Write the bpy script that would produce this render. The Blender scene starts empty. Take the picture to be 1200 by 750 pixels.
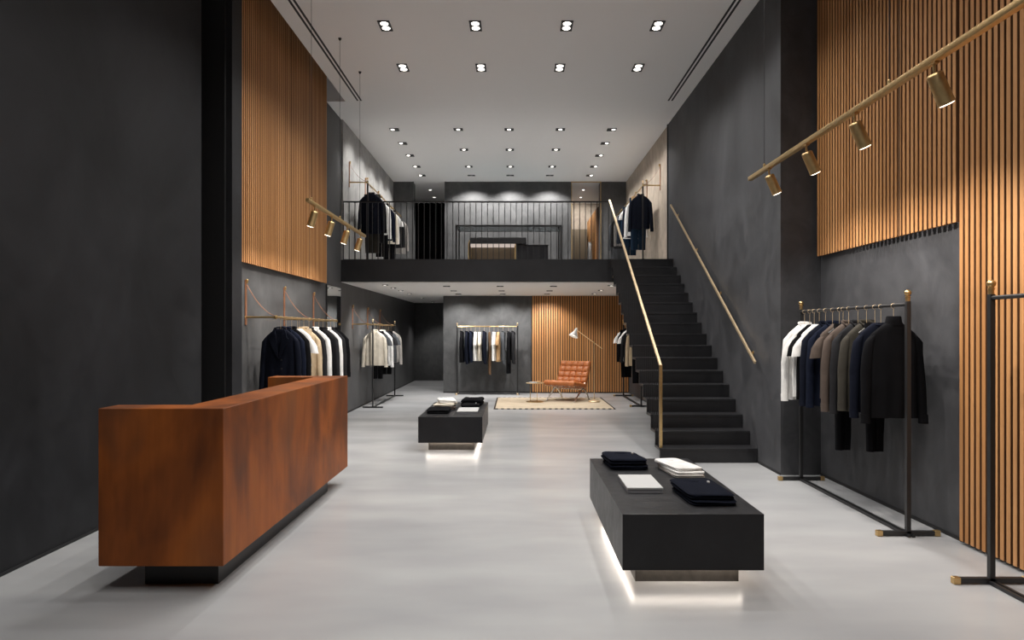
import bpy, bmesh, math, random
from mathutils import Vector, Matrix, noise

random.seed(7)
sc = bpy.context.scene
COL = sc.collection
PI = math.pi

# ------------------------------------------------------------------ camera, world, exposure
cam_d = bpy.data.cameras.new('camera')
cam = bpy.data.objects.new('camera', cam_d)
COL.objects.link(cam)
cam.location = (0, 0, 1.5)
cam.rotation_euler = (PI / 2, 0, 0)
cam_d.sensor_width = 36
cam_d.lens = 24                      # 800 px at 1200 px width
cam_d.shift_x = -4 / 1200
cam_d.shift_y = 13.5 / 1200
cam_d.clip_end = 100
sc.camera = cam

w = bpy.data.worlds.new('world')
sc.world = w
w.use_nodes = True
w.node_tree.nodes['Background'].inputs[0].default_value = (0.8, 0.88, 1, 1)
w.node_tree.nodes['Background'].inputs[1].default_value = 0.05
sc.view_settings.view_transform = 'Standard'
sc.view_settings.look = 'None'
sc.view_settings.gamma = 1
sc.view_settings.use_curve_mapping = False
sc.view_settings.exposure = 0.0
sc.cycles.use_denoising = True
sc.cycles.max_bounces = 8
sc.cycles.diffuse_bounces = 5
sc.cycles.glossy_bounces = 4
sc.cycles.sample_clamp_indirect = 6
sc.cycles.caustics_reflective = False
sc.cycles.caustics_refractive = False

K_FRONT, K_MID, K_REAR, K_SIDE, K_WASH, K_LOW, K_LOWWASH, K_TRACK, K_TRACK_L = 45, 106, 75, 75, 170, 60, 120, 56, 50
K_LOWSIDE = 45
WARM = (1.0, 0.93, 0.86)
LC = (1.0, 0.975, 0.945)


def spot(name, loc, direction, energy, size=100, blend=0.6, radius=0.035, color=LC, parent=None):
    d = bpy.data.lights.new(name, 'SPOT')
    d.energy = energy
    d.spot_size = math.radians(size)
    d.spot_blend = blend
    d.shadow_soft_size = radius
    d.color = color
    o = bpy.data.objects.new(name, d)
    COL.objects.link(o)
    o.location = loc
    o.rotation_euler = Vector(direction).to_track_quat('-Z', 'Y').to_euler()
    if parent:
        o.parent = parent
    return o


# ------------------------------------------------------------------ materials
def mat(name, color=(0.5, 0.5, 0.5), rough=0.5, metal=0.0, spec=0.5, build=None):
    m = bpy.data.materials.new(name)
    m.use_nodes = True
    nt = m.node_tree
    b = nt.nodes['Principled BSDF']
    b.inputs['Base Color'].default_value = (*color, 1)
    b.inputs['Roughness'].default_value = rough
    b.inputs['Metallic'].default_value = metal
    b.inputs['Specular IOR Level'].default_value = spec
    if build:
        build(nt, b)
    return m


def nd(nt, typ, **kw):
    n = nt.nodes.new(typ)
    for k, v in kw.items():
        if k in n.inputs:
            n.inputs[k].default_value = v
        else:
            setattr(n, k, v)
    return n


def coords(nt, scale=(1, 1, 1)):
    tc = nt.nodes.new('ShaderNodeTexCoord')
    mp = nt.nodes.new('ShaderNodeMapping')
    mp.inputs['Scale'].default_value = scale
    nt.links.new(tc.outputs['Object'], mp.inputs['Vector'])
    return mp.outputs['Vector']


def noise_node(nt, vec, scale, detail=5, rough=0.55, dist=0.0):
    n = nd(nt, 'ShaderNodeTexNoise')
    n.inputs['Scale'].default_value = scale
    n.inputs['Detail'].default_value = detail
    n.inputs['Roughness'].default_value = rough
    n.inputs['Distortion'].default_value = dist
    nt.links.new(vec, n.inputs['Vector'])
    return n.outputs['Fac']


def ramp(nt, fac, stops):
    r = nt.nodes.new('ShaderNodeValToRGB')
    el = r.color_ramp.elements
    el[0].position, el[0].color = stops[0][0], (*stops[0][1], 1)
    el[1].position, el[1].color = stops[-1][0], (*stops[-1][1], 1)
    for p, c in stops[1:-1]:
        e = el.new(p)
        e.color = (*c, 1)
    nt.links.new(fac, r.inputs['Fac'])
    return r.outputs['Color']


def mixc(nt, fac, a, b, mode='MIX'):
    n = nt.nodes.new('ShaderNodeMix')
    n.data_type = 'RGBA'
    n.blend_type = mode
    for inp, v in ((n.inputs[0], fac), (n.inputs[6], a), (n.inputs[7], b)):
        if isinstance(v, (int, float)):
            inp.default_value = v
        elif isinstance(v, tuple):
            inp.default_value = (*v, 1)
        else:
            nt.links.new(v, inp)
    return n.outputs[2]


def bump(nt, b, fac, strength=0.2, dist=0.01):
    n = nt.nodes.new('ShaderNodeBump')
    n.inputs['Strength'].default_value = strength
    n.inputs['Distance'].default_value = dist
    nt.links.new(fac, n.inputs['Height'])
    nt.links.new(n.outputs['Normal'], b.inputs['Normal'])


def plaster(name, c, var=0.45, rough=0.5, s=1.0, spec=0.35):
    def f(nt, b):
        v = coords(nt, (1, 1, 0.75))
        n1 = noise_node(nt, v, 0.9 * s, 6, 0.62, 0.5)
        n2 = noise_node(nt, v, 3.6 * s, 6, 0.65, 1.2)
        lo = tuple(x * (1 - var) for x in c)
        hi = tuple(x * (1 + var) for x in c)
        c1 = ramp(nt, n1, [(0.3, lo), (0.7, hi)])
        c2 = ramp(nt, n2, [(0.3, (0.72, 0.72, 0.73)), (0.72, (1.18, 1.17, 1.15))])
        nt.links.new(mixc(nt, 1.0, c1, c2, 'MULTIPLY'), b.inputs['Base Color'])
        rr = nd(nt, 'ShaderNodeMapRange')
        rr.inputs[3].default_value = rough - 0.1
        rr.inputs[4].default_value = rough + 0.18
        nt.links.new(n2, rr.inputs[0])
        nt.links.new(rr.outputs[0], b.inputs['Roughness'])
        n3 = noise_node(nt, v, 26, 5, 0.6)
        bump(nt, b, n3, 0.12, 0.004)
    return mat(name, c, rough, 0, spec, f)


def concrete(nt, b):
    v = coords(nt, (0.45, 1.1, 1))
    n1 = noise_node(nt, v, 0.55, 3, 0.5, 0.0)
    n2 = noise_node(nt, v, 2.0, 3, 0.45, 0.0)
    c1 = ramp(nt, n1, [(0.3, (0.36, 0.365, 0.375)), (0.7, (0.48, 0.48, 0.48))])
    c2 = ramp(nt, n2, [(0.3, (0.88, 0.88, 0.885)), (0.7, (1.09, 1.09, 1.08))])
    nt.links.new(mixc(nt, 1.0, c1, c2, 'MULTIPLY'), b.inputs['Base Color'])
    b.inputs['Roughness'].default_value = 0.25


def wood_slat(axis):
    """oak slats: tone changes from slat to slat (pitch along axis), fine vertical grain"""
    def f(nt, b):
        tc = nt.nodes.new('ShaderNodeTexCoord')
        sep = nt.nodes.new('ShaderNodeSeparateXYZ')
        nt.links.new(tc.outputs['Object'], sep.inputs[0])
        q = nt.nodes.new('ShaderNodeMath')
        q.operation = 'DIVIDE'
        nt.links.new(sep.outputs[axis], q.inputs[0])
        q.inputs[1].default_value = PITCH
        fl = nt.nodes.new('ShaderNodeMath')
        fl.operation = 'FLOOR'
        nt.links.new(q.outputs[0], fl.inputs[0])
        wn = nt.nodes.new('ShaderNodeTexWhiteNoise')
        wn.noise_dimensions = '1D'
        nt.links.new(fl.outputs[0], wn.inputs['W'])
        c1 = ramp(nt, wn.outputs['Value'], [(0.0, (0.44, 0.205, 0.072)), (0.5, (0.50, 0.24, 0.09)), (1.0, (0.58, 0.295, 0.12))])
        v = coords(nt, (40, 40, 1.2))
        g = noise_node(nt, v, 1.0, 4, 0.6)
        c2 = ramp(nt, g, [(0.3, (0.78, 0.76, 0.74)), (0.7, (1.1, 1.1, 1.1))])
        nt.links.new(mixc(nt, 1.0, c1, c2, 'MULTIPLY'), b.inputs['Base Color'])
    return f


def corten(nt, b):
    v = coords(nt, (1, 1, 0.6))
    n1 = noise_node(nt, v, 1.5, 4, 0.55, 0.4)
    c1 = ramp(nt, n1, [(0.28, (0.085, 0.030, 0.013)), (0.42, (0.20, 0.058, 0.015)), (0.56, (0.34, 0.098, 0.020)), (0.74, (0.42, 0.140, 0.030))])
    v2 = coords(nt, (9, 9, 0.7))
    n2 = noise_node(nt, v2, 1.0, 6, 0.65)
    c2 = ramp(nt, n2, [(0.3, (0.80, 0.78, 0.78)), (0.7, (1.12, 1.10, 1.1))])
    n3 = noise_node(nt, coords(nt, (1, 1, 0.55)), 1.9, 3, 0.5, 0.2)
    msk = ramp(nt, n3, [(0.52, (0, 0, 0)), (0.68, (0.45, 0.45, 0.45))])
    c = mixc(nt, 1.0, c1, c2, 'MULTIPLY')
    nt.links.new(mixc(nt, msk, c, (0.075, 0.045, 0.032)), b.inputs['Base Color'])
    r = nd(nt, 'ShaderNodeMapRange')
    r.inputs[3].default_value = 0.40
    r.inputs[4].default_value = 0.60
    nt.links.new(n1, r.inputs[0])
    nt.links.new(r.outputs[0], b.inputs['Roughness'])


def fabric(name, c, rough=0.9):
    def f(nt, b):
        v = coords(nt)
        n1 = noise_node(nt, v, 9, 4, 0.6)
        col = ramp(nt, n1, [(0.3, tuple(x * 0.85 for x in c)), (0.7, tuple(min(1, x * 1.12) for x in c))])
        nt.links.new(col, b.inputs['Base Color'])
        bump(nt, b, noise_node(nt, v, 220, 2, 0.5), 0.25, 0.001)
    return mat(name, c, rough, 0, 0.06, f)


def leather(name, c, rough=0.38):
    def f(nt, b):
        v = coords(nt)
        n1 = noise_node(nt, v, 14, 4, 0.6)
        col = ramp(nt, n1, [(0.3, tuple(x * 0.8 for x in c)), (0.7, tuple(min(1, x * 1.15) for x in c))])
        nt.links.new(col, b.inputs['Base Color'])
        bump(nt, b, noise_node(nt, v, 160, 3, 0.5), 0.15, 0.001)
    return mat(name, c, rough, 0, 0.5, f)


def brushed(name, c, rough, metal=1.0):
    def f(nt, b):
        v = coords(nt, (1, 1, 1))
        n1 = noise_node(nt, v, 40, 3, 0.6)
        r = nd(nt, 'ShaderNodeMapRange')
        r.inputs[3].default_value = rough - 0.06
        r.inputs[4].default_value = rough + 0.1
        nt.links.new(n1, r.inputs[0])
        nt.links.new(r.outputs[0], b.inputs['Roughness'])
        col = ramp(nt, n1, [(0.3, tuple(x * 0.9 for x in c)), (0.7, tuple(min(1, x * 1.06) for x in c))])
        nt.links.new(col, b.inputs['Base Color'])
    return mat(name, c, rough, metal, 0.5, f)


def rug_nodes(nt, b):
    v = coords(nt)
    n1 = noise_node(nt, v, 3.5, 5, 0.6)
    wv = nt.nodes.new('ShaderNodeTexWave')
    wv.wave_type = 'BANDS'
    wv.bands_direction = 'Y'
    wv.inputs['Scale'].default_value = 9
    wv.inputs['Distortion'].default_value = 1.5
    nt.links.new(v, wv.inputs['Vector'])
    c1 = ramp(nt, n1, [(0.3, (0.46, 0.38, 0.28)), (0.7, (0.56, 0.475, 0.36))])
    c2 = ramp(nt, wv.outputs['Fac'], [(0.0, (0.88, 0.86, 0.84)), (1.0, (1.06, 1.06, 1.06))])
    nt.links.new(mixc(nt, 1.0, c1, c2, 'MULTIPLY'), b.inputs['Base Color'])
    bump(nt, b, noise_node(nt, v, 90, 3, 0.6), 0.5, 0.006)


def emissive(name, color, strength):
    m = mat(name, (0.02, 0.02, 0.02), 0.4)
    b = m.node_tree.nodes['Principled BSDF']
    b.inputs['Emission Color'].default_value = (*color, 1)
    b.inputs['Emission Strength'].default_value = strength
    return m


PITCH = 0.0575
M = {
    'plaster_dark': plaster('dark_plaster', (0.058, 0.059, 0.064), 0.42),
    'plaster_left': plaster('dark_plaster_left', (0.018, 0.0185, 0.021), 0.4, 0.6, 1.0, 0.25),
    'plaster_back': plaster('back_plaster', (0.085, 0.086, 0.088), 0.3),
    'plaster_light': plaster('pale_plaster', (0.36, 0.355, 0.345), 0.12, 0.7),
    'plaster_beige': plaster('beige_plaster', (0.44, 0.37, 0.30), 0.12, 0.7),
    'black': mat('matt_black_paint', (0.008, 0.008, 0.009), 0.6),
    'fascia': plaster('black_plaster', (0.017, 0.017, 0.019), 0.25, 0.5),
    'stair': plaster('black_steel_plate', (0.015, 0.015, 0.017), 0.3, 0.36, 1.0, 0.5),
    'ceiling': mat('white_ceiling_paint', (0.85, 0.835, 0.82), 0.9, 0, 0.1),
    'ceiling_low': mat('white_board', (0.80, 0.78, 0.75), 0.9, 0, 0.1),
    'floor': mat('polished_concrete', (0.4, 0.4, 0.4), 0.3, 0, 0.5, concrete),
    'wood_y': mat('oak_slats_side', (0.5, 0.28, 0.12), 0.5, 0, 0.35, wood_slat(1)),
    'wood_x': mat('oak_slats_back', (0.5, 0.28, 0.12), 0.5, 0, 0.35, wood_slat(0)),
    'wood_back': mat('dark_oak_backing', (0.035, 0.017, 0.009), 0.8),
    'wood_edge_shade': mat('shaded_slat_edge', (0.13, 0.055, 0.02), 0.7),  # darker oak on slat sides and ends, paints the shadow in the gaps
    'corten': mat('rusted_steel', (0.3, 0.12, 0.04), 0.45, 0.0, 0.2, corten),
    'brass': brushed('brushed_brass', (0.62, 0.43, 0.20), 0.34),
    'brass_light': brushed('satin_brass', (0.78, 0.60, 0.38), 0.40, 0.75),
    'brass_dark': brushed('aged_brass', (0.60, 0.43, 0.21), 0.42),
    'steel': brushed('polished_steel', (0.75, 0.72, 0.68), 0.25),
    'black_metal': mat('black_powder_coat', (0.016, 0.016, 0.017), 0.42),
    'table': plaster('blackened_steel', (0.013, 0.013, 0.015), 0.3, 0.34, 2.0, 0.4),
    'plinth': plaster('bronze_steel', (0.10, 0.09, 0.08), 0.2, 0.4, 2.0),
    'leather': leather('cognac_leather', (0.45, 0.145, 0.042)),
    'strap': leather('saddle_leather', (0.27, 0.115, 0.055), 0.55),
    'rug': mat('wool_rug', (0.55, 0.42, 0.28), 0.95, 0, 0.1, rug_nodes),
    'rug_edge': fabric('rug_binding', (0.05, 0.04, 0.035)),
    'mirror': mat('mirror_glass', (0.75, 0.77, 0.76), 0.02, 1.0),
    'white': mat('white_enamel', (0.8, 0.79, 0.76), 0.35),
    'paper': mat('white_card', (0.52, 0.52, 0.51), 0.6),
    'paper_edge': mat('grey_card', (0.28, 0.28, 0.30), 0.7),
    'lamp_on': emissive('lamp_lens', (1, 0.94, 0.86), 5),
    'lamp_spot': emissive('spot_lens', (1, 0.88, 0.68), 7),
    'lamp_dim': emissive('lamp_lens_dim', (1, 0.94, 0.86), 0.25),
    'led': emissive('led_strip', (1, 0.88, 0.76), 17),
    'led_soft': emissive('led_shelf', (1, 0.84, 0.74), 0.55),
    'curtain': fabric('black_curtain', (0.006, 0.006, 0.007)),
    'cabinet': mat('brown_veneer', (0.14, 0.105, 0.065), 0.5),
    'glass_dark': mat('smoked_glass_top', (0.10, 0.13, 0.14), 0.1, 0, 0.6),
    'hanger': mat('dark_hanger_wood', (0.02, 0.018, 0.016), 0.45),
}
FAB = {
    'black': (0.006, 0.006, 0.007), 'navy': (0.0065, 0.0080, 0.0145), 'deepnavy': (0.0075, 0.0100, 0.0200),
    'charcoal': (0.020, 0.020, 0.022), 'white': (0.74, 0.73, 0.71), 'cream': (0.66, 0.60, 0.50),
    'beige': (0.50, 0.39, 0.26), 'tan': (0.40, 0.25, 0.13), 'taupe': (0.085, 0.066, 0.056),
    'olive': (0.045, 0.041, 0.034), 'grey': (0.33, 0.31, 0.29), 'denim': (0.013, 0.026, 0.048),
    'brown': (0.16, 0.10, 0.06), 'slate': (0.07, 0.075, 0.082),
}
for k_, c_ in FAB.items():
    M['f_' + k_] = fabric(k_ + '_cloth', c_)


# ------------------------------------------------------------------ mesh helpers
def add_box(bm, x0, x1, y0, y1, z0, z1, bev=0.0, seg=2):
    vs = [bm.verts.new(p) for p in ((x0, y0, z0), (x1, y0, z0), (x1, y1, z0), (x0, y1, z0),
                                    (x0, y0, z1), (x1, y0, z1), (x1, y1, z1), (x0, y1, z1))]
    fs = [bm.faces.new([vs[i] for i in q]) for q in ((0, 3, 2, 1), (4, 5, 6, 7), (0, 1, 5, 4), (1, 2, 6, 5), (2, 3, 7, 6), (3, 0, 4, 7))]
    if bev:
        es = list({e for f in fs for e in f.edges})
        bmesh.ops.bevel(bm, geom=es, offset=bev, segments=seg, affect='EDGES', profile=0.5)
    return bm


def add_prism(bm, pts, z0, z1, bev=0.0):
    """closed polygon in XY extruded from z0 to z1"""
    a = [bm.verts.new((x, y, z0)) for x, y in pts]
    b = [bm.verts.new((x, y, z1)) for x, y in pts]
    n = len(pts)
    fs = [bm.faces.new(a[::-1]), bm.faces.new(b)]
    for i in range(n):
        fs.append(bm.faces.new((a[i], a[(i + 1) % n], b[(i + 1) % n], b[i])))
    if bev:
        es = list({e for f in fs for e in f.edges})
        bmesh.ops.bevel(bm, geom=es, offset=bev, segments=1, affect='EDGES')
    return bm


def add_tube(bm, pts, radii, n=12, cap=True, flat=1.0):
    """tube along points; radii a number or a list"""
    pts = [Vector(p) for p in pts]
    if not isinstance(radii, (list, tuple)):
        radii = [radii] * len(pts)
    rings = []
    prev = None
    for i, p in enumerate(pts):
        if i == 0:
            d = pts[1] - p
        elif i == len(pts) - 1:
            d = p - pts[i - 1]
        else:
            d = (pts[i + 1] - p).normalized() + (p - pts[i - 1]).normalized()
        d.normalize()
        if prev is None:
            up = Vector((0, 0, 1)) if abs(d.z) < 0.9 else Vector((1, 0, 0))
            u = d.cross(up).normalized()
        else:
            u = (prev - d * prev.dot(d)).normalized()
        prev = u
        v = d.cross(u).normalized()
        r = radii[i]
        rings.append([bm.verts.new(p + u * (r * math.cos(2 * PI * k / n)) + v * (r * flat * math.sin(2 * PI * k / n))) for k in range(n)])
    for a, b in zip(rings, rings[1:]):
        for k in range(n):
            bm.faces.new((a[k], a[(k + 1) % n], b[(k + 1) % n], b[k]))
    if cap:
        bm.faces.new(rings[0][::-1])
        bm.faces.new(rings[-1])
    return bm


def add_lathe(bm, prof, c=(0, 0, 0), n=24, mtx=None):
    """profile (r,z) spun about Z at c"""
    rings = []
    for r, z in prof:
        rings.append([bm.verts.new(((r * math.cos(2 * PI * k / n)), (r * math.sin(2 * PI * k / n)), z)) for k in range(n)])
    fs = []
    for a, b in zip(rings, rings[1:]):
        for k in range(n):
            fs.append(bm.faces.new((a[k], a[(k + 1) % n], b[(k + 1) % n], b[k])))
    if prof[0][0] > 1e-6:
        bm.faces.new(rings[0][::-1])
    if prof[-1][0] > 1e-6:
        bm.faces.new(rings[-1])
    m = Matrix.Translation(c) @ (mtx or Matrix())
    for ring in rings:
        for v in ring:
            v.co = m @ v.co
    return bm


def add_beam(bm, a, b, wdt, hgt=None):
    """rectangular bar from a to b (kept upright)"""
    a, b = Vector(a), Vector(b)
    hgt = hgt or wdt
    d = (b - a).normalized()
    up = Vector((0, 0, 1)) if abs(d.z) < 0.95 else Vector((0, 1, 0))
    s = d.cross(up).normalized() * (wdt / 2)
    t = s.normalized().cross(d).normalized() * (hgt / 2)
    q = [[bm.verts.new(p + s * i + t * j) for i, j in ((-1, -1), (1, -1), (1, 1), (-1, 1))] for p in (a, b)]
    bm.faces.new(q[0][::-1])
    bm.faces.new(q[1])
    for k in range(4):
        bm.faces.new((q[0][k], q[0][(k + 1) % 4], q[1][(k + 1) % 4], q[1][k]))
    return bm


def obj(name, bm, m, parent=None, loc=None, smooth=True, angle=35):
    bmesh.ops.recalc_face_normals(bm, faces=bm.faces[:])
    me = bpy.data.meshes.new(name)
    bm.to_mesh(me)
    bm.free()
    if isinstance(m, (list, tuple)):
        for x in m:
            me.materials.append(M[x])
    else:
        me.materials.append(M[m])
    if smooth:
        me.polygons.foreach_set('use_smooth', [True] * len(me.polygons))
        me.set_sharp_from_angle(angle=math.radians(angle))
    o = bpy.data.objects.new(name, me)
    COL.objects.link(o)
    if loc:
        o.location = loc
    if parent:
        o.parent = parent
    return o


def B():
    return bmesh.new()


def tag(o, label, cat, group=None, kind=None):
    o['label'] = label
    o['category'] = cat
    if group:
        o['group'] = group
    if kind:
        o['kind'] = kind
    return o


def thing(name, label, cat, loc=(0, 0, 0), rz=0.0, group=None):
    o = bpy.data.objects.new(name, None)
    o.empty_display_size = 0.1
    COL.objects.link(o)
    o.location = loc
    o.rotation_euler = (0, 0, rz)
    return tag(o, label, cat, group)


def struct(name, boxes, m, label=None, bev=0.0):
    bm = B()
    for b in boxes:
        add_box(bm, *b, bev=bev)
    o = obj(name, bm, m, smooth=False)
    o['kind'] = 'structure'
    if label:
        o['label'] = label
    return o


# ------------------------------------------------------------------ room shell
HC = 5.26       # ceiling
ZM = 2.772      # mezzanine floor
ZS = 2.385      # soffit
YM = 12.09      # mezzanine front
YB = 17.14      # upper back wall
YL = 16.70      # lower back wall
struct('floor', [(-3.5, 3.6, -1.6, 21.2, -0.12, 0)], 'floor', 'pale grey polished concrete floor')
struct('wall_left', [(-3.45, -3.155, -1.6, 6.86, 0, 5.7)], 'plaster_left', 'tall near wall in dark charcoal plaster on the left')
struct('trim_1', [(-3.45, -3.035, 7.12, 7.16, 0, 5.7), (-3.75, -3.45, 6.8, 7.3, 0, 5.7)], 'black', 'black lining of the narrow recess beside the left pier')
struct('wall_left_pier', [(-3.45, -2.972, 7.16, 7.42, 0, 5.7)], 'plaster_left', 'dark pier at the near end of the left oak slats')
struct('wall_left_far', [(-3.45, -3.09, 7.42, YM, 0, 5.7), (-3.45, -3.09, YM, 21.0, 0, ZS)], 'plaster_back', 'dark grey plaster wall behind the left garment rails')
struct('wall_left_upper', [(-3.45, -3.06, YM + 0.02, 20.1, ZM, HC)], 'plaster_light', 'pale grey plaster wall of the mezzanine on the left')
struct('wall_right', [(2.77, 3.6, 7.13, 12.38, 0, HC), (2.77, 3.6, 12.38, YL, 0, ZS)], 'plaster_dark', 'dark plaster wall beside the stair')
struct('wall_right_recess', [(3.19, 3.6, -1.6, 7.13, 0, HC)], 'plaster_dark', 'dark plaster wall behind the right clothes rack')
struct('wall_right_upper', [(2.78, 3.6, 12.39, 20.1, ZM, HC)], 'plaster_beige', 'beige plaster wall of the mezzanine on the right')
struct('trim_2', [(2.755, 2.78, 12.375, 12.42, ZM, HC)], 'black', 'thin black edge where the stair wall meets the beige wall')
struct('wall_front', [(-3.75, 3.6, -1.8, -1.6, 0, 5.7)], 'plaster_dark')
struct('wall_lower_back', [(-1.763, 3.6, YL, YL + 0.3, 0, ZS), (-1.763, -1.5, YL + 0.3, 21.0, 0, ZS)], 'plaster_back', 'dark plaster wall behind the clothes rack under the mezzanine')
struct('wall_far_back', [(-3.45, -1.5, 20.9, 21.2, 0, ZS)], 'plaster_back', 'dark wall at the end of the left passage')
struct('wall_upper_back', [(-1.763, 1.414, YB, YB + 0.3, ZM, HC), (-1.763, -1.6, YB + 0.3, 20.1, ZM, HC), (1.26, 1.414, YB + 0.3, 20.1, ZM, HC)],
       'plaster_back', 'dark plaster back wall of the mezzanine with three scallops of light')
struct('wall_upper_column', [(-3.06, -2.565, YB, YB + 0.35, ZM, HC)], 'plaster_back', 'dark pier left of the black curtain')
struct('wall_upper_pier', [(2.136, 2.78, YB, YB + 0.35, ZM, HC)], 'plaster_back', 'dark pier right of the beige passage')
struct('wall_passage', [(1.26, 3.6, 20.1, 20.3, ZM, HC)], 'plaster_beige', 'pale beige end wall of the upper right passage')
struct('wall_passage_left', [(-3.45, -1.6, 20.1, 20.3, ZM, HC)], 'black')
struct('ceiling', [(-3.6, 3.6, -1.8, 7.3, HC, HC + 0.1), (-2.78, 3.6, 7.3, 11.16, HC, HC + 0.1), (-3.45, 3.6, 11.16, 20.3, HC, HC + 0.42),
                   (-3.6, -2.6, 7.2, 11.2, 5.7, 5.75)], 'ceiling', 'high white ceiling')
struct('wall_mezzanine_edge', [(-3.09, 2.77, YM, 20.3, ZS + 0.004, ZM - 0.002)], 'fascia', 'black edge of the mezzanine slab')
struct('floor_mezzanine', [(-3.09, 2.77, YM + 0.05, 20.3, ZM - 0.002, ZM)], 'floor')
struct('ceiling_soffit', [(-3.09, 1.62, YM + 0.03, 21.0, ZS - 0.012, ZS), (1.62, 2.77, YM + 0.1, YL, ZS - 0.012, ZS)], 'ceiling_low', 'white underside of the mezzanine')
struct('baseboard_left', [(-3.157, -3.145, -1.6, 6.86, 0, 0.02)], 'black')
struct('baseboard_left_far', [(-3.092, -3.08, 7.42, 20.9, 0, 0.025)], 'black')
struct('baseboard_right', [(2.76, 2.772, 7.13, 7.8, 0, 0.02), (3.18, 3.192, 4.85, 7.13, 0, 0.025)], 'black')
struct('baseboard_back', [(-1.76, 2.76, YL - 0.012, YL, 0, 0.03)], 'black')
struct('trim_3', [(-2.585, -2.55, YB - 0.02, YB + 0.02, ZM, HC), (-1.775, -1.745, YB - 0.02, YB + 0.02, ZM, HC)], 'plaster_back', 'grey edges of the opening in front of the black curtain')
struct('trim_4', [(1.403, 1.417, YB - 0.03, YB + 0.01, ZM, HC), (2.133, 2.147, YB - 0.03, YB + 0.01, ZM, HC), (1.395, 2.155, YB - 0.03, YB + 0.01, HC - 0.02, HC)],
       'brass_dark', 'thin brass frame around the upper right passage')


def slat_panel(name, label, axis, front, depth_dir, a0, a1, z0, z1, mt, joints=(), cover=0.62):
    """oak slats in front of a dark backing. axis 'y' panels lie on a side wall, 'x' on the back wall."""
    t = thing(name, label, 'slatted panel')
    sd = 0.026
    back = front + depth_dir * sd
    back2 = back + depth_dir * 0.028
    lo, hi = min(back, back2), max(back, back2)
    bm = B()
    if axis == 'y':
        add_box(bm, lo, hi, a0, a1, z0 + 0.04, z1)
    else:
        add_box(bm, a0, a1, lo, hi, z0, z1)
    obj('backing_board', bm, 'wood_back', t, smooth=False)
    bm = B()
    k = math.ceil(a0 / PITCH)
    f0, f1 = min(front, back), max(front, back)
    while (k + 1) * PITCH <= a1 + 1e-6:
        s0 = k * PITCH + PITCH * (1 - cover) / 2
        s1 = s0 + PITCH * cover
        k += 1
        if axis == 'y':
            add_box(bm, f0, f1, s0, s1, z0 - 0.004, z1, bev=0.002, seg=1)
        else:
            add_box(bm, s0, s1, f0, f1, z0 - 0.004, z1, bev=0.002, seg=1)
    o = obj('slats', bm, (mt, 'wood_edge_shade'), t, smooth=False)
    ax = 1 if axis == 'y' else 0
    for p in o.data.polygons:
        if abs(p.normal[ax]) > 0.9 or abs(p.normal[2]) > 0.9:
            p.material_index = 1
    if joints:
        bm = B()
        for j in joints:
            if axis == 'y':
                add_box(bm, front - 0.002 if depth_dir > 0 else back, back if depth_dir > 0 else front + 0.002, j - 0.006, j + 0.006, z0, z1)
        obj('joint_strip', bm, 'wood_back', t, smooth=False)
    return t


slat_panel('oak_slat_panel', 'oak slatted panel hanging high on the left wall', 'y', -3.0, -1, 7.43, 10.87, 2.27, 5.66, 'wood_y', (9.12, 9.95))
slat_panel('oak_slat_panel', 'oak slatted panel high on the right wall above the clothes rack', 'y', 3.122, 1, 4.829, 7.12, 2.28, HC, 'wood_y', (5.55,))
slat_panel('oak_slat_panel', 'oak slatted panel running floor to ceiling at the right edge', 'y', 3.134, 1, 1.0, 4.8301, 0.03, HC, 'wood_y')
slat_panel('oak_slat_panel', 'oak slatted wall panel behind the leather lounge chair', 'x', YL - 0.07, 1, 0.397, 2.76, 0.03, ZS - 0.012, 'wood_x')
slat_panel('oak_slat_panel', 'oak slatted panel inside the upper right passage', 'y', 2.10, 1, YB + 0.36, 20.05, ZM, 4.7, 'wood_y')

# mirror on left wall under the slats' far end
t = thing('wall_mirror', 'tall frameless mirror on the left wall past the first garment rail', 'mirror')
bm = B(); add_box(bm, -3.088, -3.07, 11.12, 12.0, 0.02, 2.27)
obj('backing_board', bm, 'black', t, smooth=False)
bm = B(); add_box(bm, -3.07, -3.066, 11.135, 11.985, 0.03, 2.26)
obj('mirror_glass', bm, 'mirror', t, smooth=False)

# ------------------------------------------------------------------ ceiling fittings
ORD = ['first', 'second', 'third', 'fourth', 'fifth', 'sixth', 'seventh', 'eighth', 'ninth', 'tenth', 'eleventh', 'twelfth', 'thirteenth']


def downlight(x, y, z, sx, sy, lamps, label, group, lens='lamp_on', energy=0, aim=(0, 0, -1), size=105, blend=0.7):
    t = thing('recessed_downlight', label, 'ceiling light', (x, y, z), 0, group)
    bm = B()
    fw = 0.010
    for b in ((-sx / 2, sx / 2, -sy / 2, -sy / 2 + fw), (-sx / 2, sx / 2, sy / 2 - fw, sy / 2), (-sx / 2, -sx / 2 + fw, -sy / 2, sy / 2), (sx / 2 - fw, sx / 2, -sy / 2, sy / 2)):
        add_box(bm, b[0], b[1], b[2], b[3], -0.012, 0)
    obj('frame', bm, 'black_metal', t, smooth=False)
    bm = B(); add_box(bm, -sx / 2 + fw, sx / 2 - fw, -sy / 2 + fw, sy / 2 - fw, -0.004, 0)
    obj('backing_plate', bm, 'black_metal', t, smooth=False)
    for lx, ly, r in lamps:
        bm = B(); add_lathe(bm, [(r, -0.004), (r, -0.008), (r * 0.8, -0.011), (0.0001, -0.012)], (lx, ly, 0), 16)
        obj('lamp', bm, lens, t)
    if energy:
        spot('downlight_lamp', (0, 0, -0.05), aim, energy, size, blend, 0.04, LC, t)
    return t


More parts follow.
